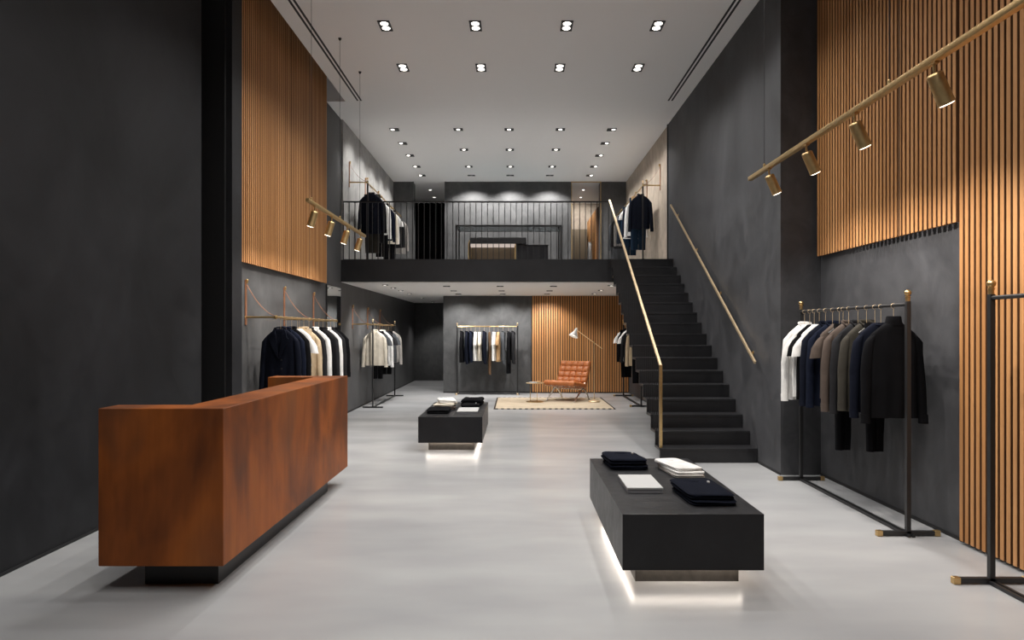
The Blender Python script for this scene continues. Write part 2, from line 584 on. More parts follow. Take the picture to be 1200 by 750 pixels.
rows = [-0.92, 0.41, 1.74, 3.07, 4.40, 5.73, 7.06, 8.39, 9.72]
colx = [(-1.60, 'far left'), (-0.49, 'centre left'), (0.63, 'centre right'), (1.745, 'far right')]
for i, y in enumerate(rows):
    for x, nm in colx:
        seen = y > 8
        if not seen and y < 0:
            continue
        rn = 'nearer' if i == 7 else 'farther'
        lab = ('square twin downlight in the %s front row, %s' % (rn, nm)) if seen else 'square twin downlight above the entrance end, %s row from the front, %s' % (ORD[i], nm)
        downlight(x, y, HC, 0.145, 0.27, [(0, -0.062, 0.048), (0, 0.062, 0.048)], lab, 'twin downlights over the front of the shop', energy=K_FRONT if i < 6 else K_MID, size=128)
for i, y in enumerate((12.69, 14.10, 15.55)):
    for x, nm in ((-1.063, 'left'), (-0.116, 'middle'), (0.836, 'right')):
        downlight(x, y, HC, 0.17, 0.13, [(0, 0, 0.033)], 'small downlight over the mezzanine, %s of the %s row' % (nm, ORD[i]), 'small downlights over the mezzanine', energy=K_REAR)
for i, y in enumerate((12.70, 13.63, 14.57, 15.55, 16.43)):
    for x, s, nm in ((-2.25, -1, 'left'), (1.79, 1, 'right')):
        downlight(x, y, HC, 0.17, 0.15, [(s * 0.035, 0, 0.034)], 'wall-side downlight over the mezzanine, %s in the %s line' % (ORD[i], nm),
                  'wall-side downlights over the mezzanine', energy=K_SIDE, aim=(s * 0.45, 0, -1))
for x, nm in ((-1.06, 'left'), (-0.127, 'middle'), (0.826, 'right')):
    downlight(x, 16.43, HC, 0.18, 0.09, [(0, 0.012, 0.03)], 'wall-washing slot light by the upper back wall, %s one' % nm, 'wall-washing slot lights', 'lamp_dim', K_WASH, (0, 0.38, -1), 112, 0.5)
for x, y, nm in ((-2.26, 18.1, 'nearer'), (-2.27, 19.1, 'farther')):
    downlight(x, y, HC, 0.09, 0.09, [(0, 0, 0.035)], '%s small downlight in front of the black curtain' % nm, 'passage downlights', energy=14)
for x, y, nm in ((1.80, 18.1, 'nearer'), (1.83, 19.1, 'farther')):
    downlight(x, y, HC, 0.09, 0.09, [(0, 0, 0.035)], '%s small downlight in the upper right passage' % nm, 'passage downlights', energy=55, aim=(0, 0.7, -1), size=130)
ZC = ZS - 0.012
for i, y in enumerate((13.1, 14.6, 15.8)):
    for x, nm in ((-1.32, 'left'), (-0.295, 'middle'), (0.73, 'right')):
        downlight(x, y, ZC, 0.13, 0.11, [(0, 0, 0.03)], 'dark slot light under the mezzanine, %s of the %s row' % (nm, ORD[i]), 'slot lights under the mezzanine', 'lamp_dim', K_LOW if i < 2 else K_LOWWASH, (0, 0.15 if i < 2 else 0.55, -1), 110)
for i, y in enumerate((12.75, 13.6, 14.5, 15.7, 17.7, 20.1)):
    downlight(-2.43, y, ZC, 0.10, 0.09, [(-0.01, 0, 0.03)], 'small downlight under the mezzanine, %s along the left wall' % ORD[i], 'downlights under the mezzanine', energy=K_LOWSIDE * (1.7 if i < 3 else 1.3), aim=(-0.2, 0.35, -1) if i < 3 else (0.1, 0, -1))
for i, y in enumerate((12.9, 14.4, 15.6)):
    downlight(1.80, y, ZC, 0.11, 0.10, [(0.01, 0, 0.032)], 'small downlight under the mezzanine, %s in the line by the stair' % ORD[i], 'downlights under the mezzanine', energy=K_LOWSIDE, aim=(0.25, 0.1, -1))

for x, nm in ((-2.54, 'left'), (2.52, 'right')):
    t = thing('linear_air_slot', 'long double black air slot in the ceiling, %s side' % nm, 'air vent', (x, 0, HC), 0, 'ceiling air slots')
    for dx in (-0.028, 0.028):
        bm = B(); add_box(bm, dx - 0.014, dx + 0.014, 2.5, 11.12, -0.003, 0)
        obj('slot', bm, 'black', t, smooth=False)


def track_light(x, y0, y1, z, heads, tilt, side, wires, label, energy):
    t = thing('track_spotlight_rail', label, 'track light')
    bm = B(); add_box(bm, x - 0.02, x + 0.02, y0, y1, z - 0.018, z + 0.018, bev=0.002)
    obj('rail', bm, 'brass_dark', t)
    for wy in wires:
        bm = B(); add_tube(bm, [(x, wy, z + 0.018), (x, wy, HC)], 0.0022, 6)
        wr = obj('suspension_wire', bm, 'black_metal', t)
        bm = B(); add_lathe(bm, [(0.012, 0), (0.012, 0.03), (0.004, 0.04)], (x, wy, z + 0.016), 12)
        obj('wire_clamp', bm, 'brass_dark', t)
        bm = B(); add_lathe(bm, [(0.010, HC - 0.03), (0.022, HC - 0.004), (0.022, HC - 0.001)], (x, wy, 0), 12)
        obj('ceiling_rose', bm, 'black_metal', t)
    for hy in heads:
        d = Vector((side * math.sin(tilt), 0.10, -math.cos(tilt))).normalized()
        q = d.to_track_quat('-Z', 'Y').to_matrix().to_4x4()
        top = Vector((x, hy, z - 0.075))
        bm = B()
        add_lathe(bm, [(0.030, 0.0), (0.038, -0.006), (0.041, -0.012), (0.043, -0.165), (0.045, -0.168), (0.045, -0.178), (0.038, -0.178), (0.036, -0.172)], top, 24, q)
        h = obj('spotlight_head', bm, 'brass_dark', t)
        bm = B(); add_lathe(bm, [(0.037, -0.172), (0.038, -0.180), (0.030, -0.183), (0.0001, -0.184)], top, 20, q)
        obj('lens', bm, 'lamp_spot', h)
        bm = B()
        add_tube(bm, [(x, hy, z - 0.016), (x, hy, z - 0.05), top + d * 0.02], 0.008, 10)
        add_box(bm, x - 0.014, x + 0.014, hy - 0.03, hy + 0.03, z - 0.028, z - 0.016)
        obj('swivel_joint', bm, 'brass_dark', h)
        spot('track_lamp', top + d * 0.19, d, energy, 118, 0.85, 0.010, WARM, t)
    return t


track_light(2.25, 2.6, 6.55, 2.963, (6.06, 5.28, 4.53, 3.67), math.radians(27), 1, (6.17, 4.11), 'long suspended brass track with spotlights aimed at the right clothes rack', K_TRACK)
track_light(-2.25, 7.38, 10.2, 2.925, (7.66, 8.37, 9.14, 9.92), math.radians(19), -1, (7.53, 8.75, 9.88), 'short suspended brass track with spotlights aimed at the left garment rail', K_TRACK_L)

# ------------------------------------------------------------------ stair
NS = 17
RI = ZM / NS
TR = 0.26
Y0 = 7.80
XL, XR = 1.652, 2.765
t = thing('staircase', 'straight black staircase of seventeen folded steps up to the mezzanine', 'staircase', (0, 0, 0))
for k in range(NS):
    y = Y0 + TR * k
    z = RI * (k + 1)
    bm = B()
    y1 = y + TR + 0.03 if k < NS - 1 else YM
    add_box(bm, XL, XR, y, y + 0.03, RI * k - (0.03 if k else 0), z - 0.0005, bev=0.0015, seg=1)
    add_box(bm, XL, XR, y - 0.004, y1, z - 0.03, z, bev=0.0015, seg=1)
    obj('step', bm, 'stair', t, smooth=False)
bm = B()
# folded underside spine
pts = [(Y0 + 0.06, 0.0), (Y0 + 0.5, 0.0), (YM, ZM - 0.38), (YM, ZM - 0.12)]
a = [bm.verts.new((2.55, yy, zz)) for yy, zz in pts]
b_ = [bm.verts.new((2.755, yy, zz)) for yy, zz in pts]
bm.faces.new(a[::-1]); bm.faces.new(b_)
for i in range(4):
    bm.faces.new((a[i], a[(i + 1) % 4], b_[(i + 1) % 4], b_[i]))
obj('stringer', bm, 'stair', t, smooth=False)

t = thing('stair_balustrade', 'brass handrail on thin black balusters along the open side of the stair', 'handrail')
XH = 1.672
slope = (3.79 - 1.098) / (12.07 - 7.85)
hz = lambda y: 1.098 + (y - 7.85) * slope
bm = B()
add_beam(bm, (XH, 7.85, hz(7.85)), (XH, 12.13, hz(12.13)), 0.028, 0.028)
obj('handrail', bm, 'brass_light', t)
bm = B(); add_box(bm, XH - 0.016, XH + 0.016, 7.835, 7.867, RI, hz(7.85) + 0.02, bev=0.002)
obj('newel_post', bm, 'brass', t)
y = 7.97
while y < 12.0:
    k = int((y - Y0 + 0.004) / TR)
    bm = B(); add_tube(bm, [(XH, y, RI * (k + 1)), (XH, y, hz(y) - 0.02)], 0.005, 6)
    obj('baluster', bm, 'black_metal', t)
    y += TR / 2.0

t = thing('wall_handrail', 'slim brass handrail fixed along the dark stair wall', 'handrail')
bm = B()
hw = lambda y: 1.15 + (y - 7.69) * (3.70 - 1.15) / (11.87 - 7.69)
add_beam(bm, (2.70, 7.69, hw(7.69)), (2.70, 11.87, hw(11.87)), 0.022, 0.028)
obj('handrail', bm, 'brass_light', t)
for y in (7.95, 9.2, 10.4, 11.6):
    bm = B(); add_tube(bm, [(2.70, y, hw(y) - 0.02), (2.71, y, hw(y) - 0.05), (2.768, y, hw(y) - 0.055)], 0.007, 8)
    add_lathe(bm, [(0.022, 0), (0.022, 0.006)], (2.764, y, hw(y) - 0.055), 14, Matrix.Rotation(PI / 2, 4, 'Y'))
    obj('bracket', bm, 'brass', t)

t = thing('mezzanine_railing', 'black railing of thin vertical bars along the mezzanine edge', 'railing')
ZR = 3.80
bm = B(); add_box(bm, -3.055, 1.66, YM + 0.005, YM + 0.035, ZR - 0.012, ZR + 0.012)
obj('top_rail', bm, 'black_metal', t, smooth=False)
bm = B(); add_box(bm, -3.055, 1.66, YM + 0.005, YM + 0.035, ZM, ZM + 0.01)
obj('bottom_rail', bm, 'black_metal', t, smooth=False)
for i in range(47):
    x = -3.05 + i * 0.1022
    bm = B(); add_box(bm, x - 0.006, x + 0.006, YM + 0.012, YM + 0.028, ZM + 0.01, ZR - 0.012)
    obj('baluster', bm, 'black_metal', t, smooth=False)

# ------------------------------------------------------------------ reception counter
t = thing('reception_counter', 'U-shaped rusted steel reception counter floating on a dark plinth', 'counter', (0, 0, 0))
xa, xb, ya, yb = -2.384, -1.669, 3.90, 6.79
zt, zb = 1.06, 0.158
poly = [(xa, ya), (xb, ya), (xb, yb), (xa, yb), (xa, yb - 0.22), (xb - 0.27, yb - 0.22), (xb - 0.27, ya + 0.2), (xa, ya + 0.2)]
bm = B(); add_prism(bm, poly, zb, zt, bev=0.003)
obj('body', bm, 'corten', t, smooth=False)
bm = B(); add_box(bm, -2.203, -1.766, 4.06, 6.42, 0, zb)
obj('plinth', bm, 'black_metal', t, smooth=False)
bm = B(); add_box(bm, -2.30, xb - 0.27, ya + 0.2, yb - 0.22, 0.70, 0.73)
obj('work_surface', bm, 'black_metal', t, smooth=False)


# ------------------------------------------------------------------ display tables
def display_table(x0, x1, y0, y1, zb, zt, label, ins):
    t = thing('display_table', label, 'display table', ((x0 + x1) / 2, (y0 + y1) / 2, 0), 0, 'low black display tables')
    hx, hy = (x1 - x0) / 2, (y1 - y0) / 2
    bm = B(); add_box(bm, -hx, hx, -hy, hy, zb, zt, bev=0.003)
    obj('body', bm, 'table', t, smooth=False)
    px, py = hx - ins, hy - 0.15
    bm = B(); add_box(bm, -px, px, -py, py, 0, zb)
    p = obj('plinth', bm, 'plinth', t, smooth=False)
    bm = B()
    e = 0.022
    zz0, zz1 = zb - 0.010, zb - 0.001
    for b in ((-px - e, -px - 0.004, -py, py), (px + 0.004, px + e, -py, py), (-px, px, -py - e, -py - 0.004), (-px, px, py + 0.004, py + e)):
        add_box(bm, *b, zz0, zz1)
    obj('light_strip', bm, 'led', t, smooth=False)
    return t


display_table(0.620, 1.440, 3.95, 5.69, 0.117, 0.443, 'near low black display table glowing underneath, right of centre', 0.10)
display_table(-1.211, -0.411, 8.50, 10.28, 0.113, 0.437, 'farther low black display table glowing underneath, left of centre', 0.11)


def folded(x0, x1, y0, y1, z0, h, mt, label, cat, group, rz=0.0, seed=0, tagdot=False, name='folded_sweater', skew=0.0):
    """one folded garment: two soft layers with a crease round the rim"""
    cx, cy = (x0 + x1) / 2, (y0 + y1) / 2
    hx, hy = (x1 - x0) / 2, (y1 - y0) / 2
    t = thing(name, label, cat, (cx, cy, z0), rz, group)
    rnd = random.Random(seed)
    n = 64
    prof = [(0.0, 0.012), (0.12, 0.003), (0.28, 0.0), (0.42, 0.006), (0.5, 0.014), (0.58, 0.005), (0.75, 0.0), (0.9, 0.005), (1.0, 0.018)]
    bm = B()

    def pt(a, ins, extra=1.0):
        ca, sa = math.cos(a), math.sin(a)
        p = 0.22
        x = (hx - ins) * math.copysign(abs(ca) ** p, ca) * extra
        y = (hy - ins) * math.copysign(abs(sa) ** p, sa) * extra
        return x, y
    rings = []
    for f, ins in prof:
        ring = []
        for k in range(n):
            a = 2 * PI * (k + 0.5) / n
            x, y = pt(a, ins)
            nz = noise.noise(Vector((x * 9 + seed, y * 9, f * 3)))
            x *= 1 + 0.05 * nz
            y *= 1 + 0.05 * nz
            z = h * f * (1 + (0.34 * noise.noise(Vector((x * 6, y * 6, seed + 3.3))) if f > 0 else 0))
            ring.append(bm.verts.new((x + skew * y, y, z)))
        rings.append(ring)
    for s in (0.86, 0.66, 0.42, 0.2):
        ring = []
        for k in range(n):
            a = 2 * PI * (k + 0.5) / n
            x, y = pt(a, 0.018, s)
            z = h * (1.03 + 0.30 * noise.noise(Vector((x * 7, y * 7, seed + 3.3))))
            ring.append(bm.verts.new((x + skew * y, y, z)))
        rings.append(ring)
    for a, b in zip(rings, rings[1:]):
        for k in range(n):
            bm.faces.new((a[k], a[(k + 1) % n], b[(k + 1) % n], b[k]))
    bm.faces.new(rings[0][::-1])
    bm.faces.new(rings[-1])
    obj('cloth', bm, mt, t, angle=60)
    # folded collar band on top, at the back
    bm = B()
    pts = [(-hx * 0.32 + skew * hy * 0.7, hy * 0.70, h * 1.03), (-hx * 0.16, hy * 0.5, h * 1.07), (hx * 0.12, hy * 0.48, h * 1.07), (hx * 0.30, hy * 0.68, h * 1.03)]
    add_tube(bm, pts, 0.007, 8, True, 0.6)
    obj('neckband', bm, mt, t)
    if tagdot:
        bm = B(); add_box(bm, hx * 0.52, hx * 0.52 + 0.014, hy * 0.30, hy * 0.30 + 0.022, h * 1.0, h * 1.0 + 0.012, bev=0.002)
        o = obj('swing_tag', bm, 'paper', t)
        o['label'] = 'small white swing tag'
    return t


def box_book(x0, x1, y0, y1, z0, h, label, name='gift_box', cat='box', skew=0.0):
    t = thing(name, label, cat, ((x0 + x1) / 2, (y0 + y1) / 2, z0))
    hx, hy = (x1 - x0) / 2, (y1 - y0) / 2
    bm = B(); add_box(bm, -hx + 0.004, hx - 0.004, -hy + 0.004, hy - 0.004, 0, h * 0.75)
    obj('tray', bm, 'paper_edge', t, smooth=False)
    bm = B(); add_box(bm, -hx, hx, -hy, hy, h * 0.62, h, bev=0.0015, seg=1)
    obj('lid', bm, 'paper', t, smooth=False)
    return t


ZT = 0.443
G1 = 'folded clothes on the near display table'
folded(0.715, 1.01, 5.20, 5.56, ZT, 0.036, 'f_navy', 'lower folded navy sweater at the back left of the near display table', 'sweater', G1, 0, 1, skew=-0.06)
folded(0.705, 1.00, 5.21, 5.57, ZT + 0.037, 0.042, 'f_navy', 'upper folded navy sweater with white tag at the back left of the near display table', 'sweater', G1, 0.03, 2, True, skew=-0.06)
folded(1.125, 1.355, 4.90, 5.34, ZT, 0.022, 'f_grey', 'bottom folded shirt with grey edge in the white stack on the near display table', 'shirt', G1, 0.10, 3, name='folded_shirt')
folded(1.125, 1.35, 4.92, 5.36, ZT + 0.023, 0.020, 'f_white', 'middle folded white shirt in the stack on the near display table', 'shirt', G1, 0.16, 4, name='folded_shirt')
folded(1.12, 1.33, 4.95, 5.37, ZT + 0.044, 0.020, 'f_white', 'top folded white shirt in the stack on the near display table', 'shirt', G1, 0.24, 5, name='folded_shirt')
folded(1.055, 1.34, 4.12, 4.60, ZT, 0.034, 'f_navy', 'lower folded navy sweater at the front right of the near display table', 'sweater', G1, 0.03, 6, skew=-0.03)
folded(1.045, 1.325, 4.14, 4.61, ZT + 0.034, 0.034, 'f_navy', 'upper folded navy sweater with white tag at the front right of the near display table', 'sweater', G1, 0.05, 7, True, skew=-0.03)
box_book(0.732, 0.968, 4.467, 4.88, ZT, 0.035, 'flat white lidded box on the near display table')
ZT2 = 0.437
G2 = 'folded clothes on the farther display table'
folded(-1.15, -0.86, 8.80, 9.18, ZT2, 0.05, 'f_black', 'folded black sweater at the front left of the farther display table', 'sweater', G2, 0, 11)
folded(-1.12, -0.83, 9.28, 9.70, ZT2, 0.04, 'f_taupe', 'folded taupe sweater under the white one on the farther display table', 'sweater', G2, 0.1, 12)
folded(-1.11, -0.83, 9.30, 9.72, ZT2 + 0.042, 0.03, 'f_cream', 'folded cream sweater in the middle of the pale stack on the farther display table', 'sweater', G2, -0.1, 13)
folded(-1.09, -0.85, 9.40, 9.80, ZT2 + 0.074, 0.045, 'f_white', 'folded white sweater topping the pale stack on the farther display table', 'sweater', G2, 0.2, 14)
box_book(-0.76, -0.49, 8.84, 9.30, ZT2, 0.03, 'white book lying on the farther display table', 'picture_book', 'book')
folded(-0.75, -0.50, 9.36, 9.66, ZT2, 0.055, 'f_black', 'folded black shirt with white tag behind the white book', 'shirt', G2, 0.0, 15, True, name='folded_shirt')
folded(-0.77, -0.47, 9.74, 10.08, ZT2, 0.09, 'f_black', 'thick folded black coat at the back right of the farther display table', 'coat', G2, -0.1, 16, name='folded_coat')


# ------------------------------------------------------------------ garments
def finial(bm, x, y, z, s=1.0):
    prof = [(0.016, 0), (0.016, 0.026), (0.019, 0.028), (0.019, 0.036), (0.013, 0.040)]
    prof += [(0.025 * math.cos(math.radians(a)), 0.062 + 0.024 * math.sin(math.radians(a))) for a in range(-58, 90, 16)] + [(0.0001, 0.0865)]
    add_lathe(bm, [(r * s, q * s) for r, q in prof], (x, y, z), 20)


def hanger(x, y, z, rz, label, grp):
    t = thing('clothes_hanger', label, 'hanger', (x, y, z), rz, grp)
    bm = B()
    pts = []
    for i in range(11):
        a = math.radians(-40 + i * 24)
        pts.append((0.019 * math.sin(a) * -1 + 0.0, 0, 0.0035 + 0.019 * math.cos(a) - 0.008))
    pts = pts[::-1]
    pts += [(0.0, 0, -0.035), (0, 0, -0.138)]
    add_tube(bm, pts, 0.0019, 6)
    obj('hook', bm, 'brass_light', t)
    bm = B()
    add_tube(bm, [(-0.128, 0.003, -0.216), (-0.07, 0, -0.172), (0, 0, -0.142), (0.07, 0, -0.172), (0.128, 0.003, -0.216)], [0.008, 0.010, 0.012, 0.010, 0.008], 8)
    obj('shoulder_bar', bm, 'hanger', t)
    return t


def loft(bm, rows, n=28, seed=0, fold=0.0, nf=5, cap=True):
    """rows: (cx, cy, z, hw, hd, power) closed superellipse rings; pleats deepen towards the hem"""
    rings = []
    L = len(rows)
    for i, (cx, cy, z, hw, hd, p) in enumerate(rows):
        f = i / (L - 1)
        ring = []
        for k in range(n):
            a = 2 * PI * k / n
            ca, sa = math.cos(a), math.sin(a)
            x = hw * math.copysign(abs(ca) ** p, ca)
            y = hd * math.copysign(abs(sa) ** p, sa)
            am = fold * (f ** 1.3)
            y += am * math.sin(nf * PI * x / max(hw, 0.01) * 0.5 + seed * 1.7 + f * 1.5) * (1 - abs(ca) ** 6)
            x += am * 0.4 * noise.noise(Vector((a, z * 4, seed)))
            y += 0.012 * noise.noise(Vector((x * 7, z * 6, seed * 3.1))) * min(1, f * 3)
            ring.append(bm.verts.new((cx + x, cy + y, z)))
        rings.append(ring)
    for a, b in zip(rings, rings[1:]):
        for k in range(n):
            bm.faces.new((a[k], a[(k + 1) % n], b[(k + 1) % n], b[k]))
    if cap:
        bm.faces.new(rings[0][::-1])
        bm.faces.new(rings[-1])


GARMENT_NAME = {'tee': ('t_shirt', 't-shirt'), 'shirt': ('shirt', 'shirt'), 'jacket': ('jacket', 'jacket'), 'blazer': ('blazer', 'blazer'),
                'coat': ('coat', 'coat'), 'sweater': ('sweater', 'sweater'), 'turtleneck': ('turtleneck_sweater', 'sweater'), 'trousers': ('trousers', 'trousers')}


def garment(kind, color, x, y, z, label, group, rz=0.0, length=None, wd=1.0, seed=0, hang=True, short=None):
    nm, cat = GARMENT_NAME[kind]
    mt = 'f_' + color
    rnd = random.Random(seed * 31 + 5)
    rz2 = rz + rnd.uniform(-0.07, 0.07)
    if hang:
        hanger(x, y, z, rz2, 'hanger of the ' + (short or label), 'hangers: ' + group)
    t = thing(nm, label, cat, (x, y, z), rz2, group)
    L = length or {'tee': 0.70, 'shirt': 0.76, 'jacket': 0.70, 'blazer': 0.78, 'coat': 1.0, 'sweater': 0.70, 'turtleneck': 0.72, 'trousers': 1.05}[kind]
    if kind == 'trousers':
        bm = B()
        rows = [(0, 0, -0.13, 0.155 * wd, 0.020, 0.6), (0, 0, -0.17, 0.16 * wd, 0.028, 0.6), (0, 0, -0.28, 0.155 * wd, 0.034, 0.6)]
        loft(bm, rows, 24, seed, 0.0)
        obj('waistband', bm, mt, t, angle=60)
        for s in (-1, 1):
            bm = B()
            rows = []
            for i in range(8):
                f = i / 7
                rows.append((s * (0.078 - 0.012 * f) * wd, 0.006 * s, -0.26 - f * (L - 0.14), (0.078 - 0.014 * f) * wd, 0.030 - 0.004 * f, 0.65))
            loft(bm, rows, 20, seed + s, 0.006, 3)
            obj('trouser_leg', bm, mt, t, angle=60)
        return t
    sh = 0.165 * wd
    z0 = -0.135
    bm = B()
    rows = [(0, 0, z0 + 0.004, 0.055, 0.030, 0.8), (0, 0, z0 - 0.010, 0.075, 0.036, 0.8), (0, 0, z0 - 0.040, sh * 0.66, 0.036, 0.7), (0, 0, z0 - 0.072, sh * 0.88, 0.036, 0.6),
            (0, 0, z0 - 0.096, sh * 1.0, 0.036, 0.55), (0, 0, z0 - 0.13, sh * 1.0, 0.042, 0.6), (0, 0, z0 - 0.19, sh * 0.98, 0.042, 0.65)]
    nr = 9
    for i in range(1, nr + 1):
        f = i / nr
        rows.append((0, 0, z0 - 0.18 - f * (L - 0.18), sh * (0.98 + 0.05 * f), 0.042 + 0.006 * f, 0.75))
    loft(bm, rows, 40, seed, 0.020 if kind in ('tee', 'shirt') else 0.011, 6)
    obj('torso', bm, mt, t, angle=60)
    # sleeves
    SL = {'tee': 0.20, 'shirt': 0.66, 'jacket': 0.62, 'blazer': 0.63, 'coat': 0.66, 'sweater': 0.65, 'turtleneck': 0.67}[kind]
    for s in (-1, 1):
        bm = B()
        zs = z0 - 0.100
        tw = rnd.uniform(-0.01, 0.015)
        if kind == 'tee':
            pts = [(s * (sh - 0.030), 0, zs + 0.012), (s * (sh + 0.004), 0, zs - 0.03), (s * (sh + 0.032), tw, zs - 0.11), (s * (sh + 0.045), tw, zs - 0.20)]
            rd = [0.028, 0.055, 0.070, 0.075]
            fl = 0.55
        else:
            pts = [(s * (sh - 0.022), 0, zs + 0.016), (s * (sh - 0.006), 0, zs - 0.006), (s * (sh + 0.008), 0, zs - 0.045), (s * (sh + 0.016), tw, zs - 0.14), (s * (sh + 0.028), tw, zs - 0.27),
                   (s * (sh + 0.034), tw - 0.012, zs - 0.40), (s * (sh + 0.042), tw - 0.02, zs - SL + 0.06), (s * (sh + 0.044), tw - 0.022, zs - SL + 0.02)]
            rd = [0.026, 0.042, 0.050, 0.053, 0.053, 0.049, 0.045, 0.043]
            fl = 0.75
        # tube ring axes: first axis sideways
        ringn = 16
        rings = []
        for i, (p, r) in enumerate(zip(pts, rd)):
            ring = []
            for k in range(ringn):
                a = 2 * PI * k / ringn
                rr = r * (1 + 0.07 * noise.noise(Vector((a * 1.5, p[2] * 12, seed + s))))
                tilt = -s * 0.5 * math.cos(a) * s * r * (0.9 if i < 2 else 0.15)
                ring.append(bm.verts.new((p[0] + rr * math.cos(a) * (0.72 if i else 0.8), p[1] + rr * fl * math.sin(a), p[2] + (tilt if s > 0 else -tilt) * (1 if s > 0 else 1))))
            rings.append(ring)
        for a_, b__ in zip(rings, rings[1:]):
            for k in range(ringn):
                bm.faces.new((a_[k], a_[(k + 1) % ringn], b__[(k + 1) % ringn], b__[k]))
        bm.faces.new(rings[0][::-1]); bm.faces.new(rings[-1])
        sl = obj('sleeve', bm, mt, t, angle=60)
        if kind in ('shirt', 'sweater', 'turtleneck', 'jacket'):
            p = pts[-1]
            bm = B()
            loft(bm, [(p[0], p[1], p[2] + 0.055, 0.034, 0.036, 0.9), (p[0], p[1], p[2] + 0.01, 0.033, 0.035, 0.9), (p[0], p[1], p[2] - 0.012, 0.034, 0.036, 0.9)], 14)
            obj('cuff', bm, mt, sl, angle=60)
    if kind in ('shirt', 'jacket'):
        bm = B()
        for s in (-1, 1):
            add_tube(bm, [(s * 0.010, -0.050, z0 - 0.052), (s * 0.048, -0.040, z0 - 0.010), (s * 0.058, 0, z0 + 0.014), (s * 0.03, 0.030, z0 + 0.018), (0, 0.034, z0 + 0.018)],
                     [0.010, 0.016, 0.018, 0.018, 0.018], 8, True, 0.5)
        obj('collar', bm, mt, t, angle=60)
        bm = B()
        add_box(bm, -0.013, 0.013, -0.056, -0.040, z0 - L + 0.01, z0 - 0.05, bev=0.003, seg=1)
        obj('placket', bm, mt, t, smooth=False)
    elif kind == 'turtleneck':
        bm = B()
        loft(bm, [(0, 0, z0 - 0.02, 0.072, 0.040, 0.85), (0, 0, z0 + 0.01, 0.060, 0.038, 0.9), (0, 0, z0 + 0.045, 0.056, 0.036, 0.9), (0, 0, z0 + 0.052, 0.050, 0.030, 0.9)], 20)
        obj('roll_neck', bm, mt, t, angle=60)
    elif kind in ('tee', 'sweater'):
        bm = B()
        pts = []
        for i in range(17):
            a = 2 * PI * i / 16
            pts.append((0.068 * math.cos(a), 0.036 * math.sin(a), z0 - 0.010 + 0.006 * math.sin(a)))
        add_tube(bm, pts, 0.008, 8, False)
        obj('neckband', bm, mt, t, angle=60)
    elif kind in ('blazer', 'coat'):
        for s in (-1, 1):
            bm = B()
            prof = [(0.058, 0.010), (0.086, -0.045), (0.096, -0.10), (0.115, -0.115), (0.085, -0.20), (0.012, -0.34), (0.000, -0.34), (0.022, -0.20), (0.036, -0.06)]
            fr = [bm.verts.new((s * px, -0.052 - (0.012 if pz < -0.03 else 0), z0 + pz)) for px, pz in prof]
            bk = [bm.verts.new((s * px, -0.040 - (0.006 if pz < -0.03 else 0), z0 + pz)) for px, pz in prof]
            bm.faces.new(fr); bm.faces.new(bk[::-1])
            for i in range(len(prof)):
                j = (i + 1) % len(prof)
                bm.faces.new((fr[i], fr[j], bk[j], bk[i]))
            obj('lapel', bm, mt, t, smooth=False)
        bm = B()
        add_tube(bm, [(-0.058, -0.03, z0 + 0.006), (-0.05, 0.018, z0 + 0.018), (0, 0.032, z0 + 0.022), (0.05, 0.018, z0 + 0.018), (0.058, -0.03, z0 + 0.006)], 0.016, 8, True, 0.6)
        obj('collar', bm, mt, t, angle=60)
        for i in range(3):
            bm = B(); add_lathe(bm, [(0.011, 0), (0.011, 0.004), (0.006, 0.005)], (0.035, -0.064, z0 - 0.36 - i * 0.1), 12, Matrix.Rotation(PI / 2, 4, 'X'))
            obj('button', bm, 'black_metal', t)
    return t


def floor_rack(x, y0, y1, label, group, bar_z=1.70, post_top=1.70, rail='black_metal', capm='brass', axis='y', foot=0.21, post=0.032, fin=1.0, cap_at=(0, 1)):
    """freestanding rail: two posts with finials, cross feet and a low stretcher. Runs along Y (or X)."""
    L = y1 - y0
    t = thing('clothes_rack', label, 'clothes rack', (x, y0, 0) if axis == 'y' else (y0, x, 0), 0 if axis == 'y' else -PI / 2, group)
    h = post / 2
    for yy in (0, L):
        bm = B(); add_box(bm, -h, h, yy - h, yy + h, 0.02, bar_z + 0.022, bev=0.002, seg=1)
        p = obj('post', bm, 'black_metal', t, smooth=False)
        bm = B(); finial(bm, 0, yy, bar_z + 0.022, fin)
        obj('finial', bm, capm, p)
        bm = B(); add_box(bm, -foot, foot, yy - h, yy + h, 0.006, 0.038, bev=0.002, seg=1)
        f = obj('cross_foot', bm, 'black_metal', t, smooth=False)
        for s in (-1, 1):
            bm = B(); add_box(bm, s * foot - 0.02 if s > 0 else -foot - 0.022, foot + 0.022 if s > 0 else -foot + 0.02, yy - h - 0.003, yy + h + 0.003, 0.0, 0.042, bev=0.003, seg=1)
            obj('foot_cap', bm, capm, f)
    bm = B()
    for s in (-1, 1):
        add_box(bm, s * 0.016 - 0.009, s * 0.016 + 0.009, -0.05, L + 0.05, 0.004, 0.022)
    obj('stretcher', bm, 'black_metal', t, smooth=False)
    bm = B()
    if axis == 'y' or True:
        add_tube(bm, [(0, h, bar_z), (0, L - h, bar_z)], 0.013, 14)
    obj('hanging_rail', bm, rail, t)
    return t


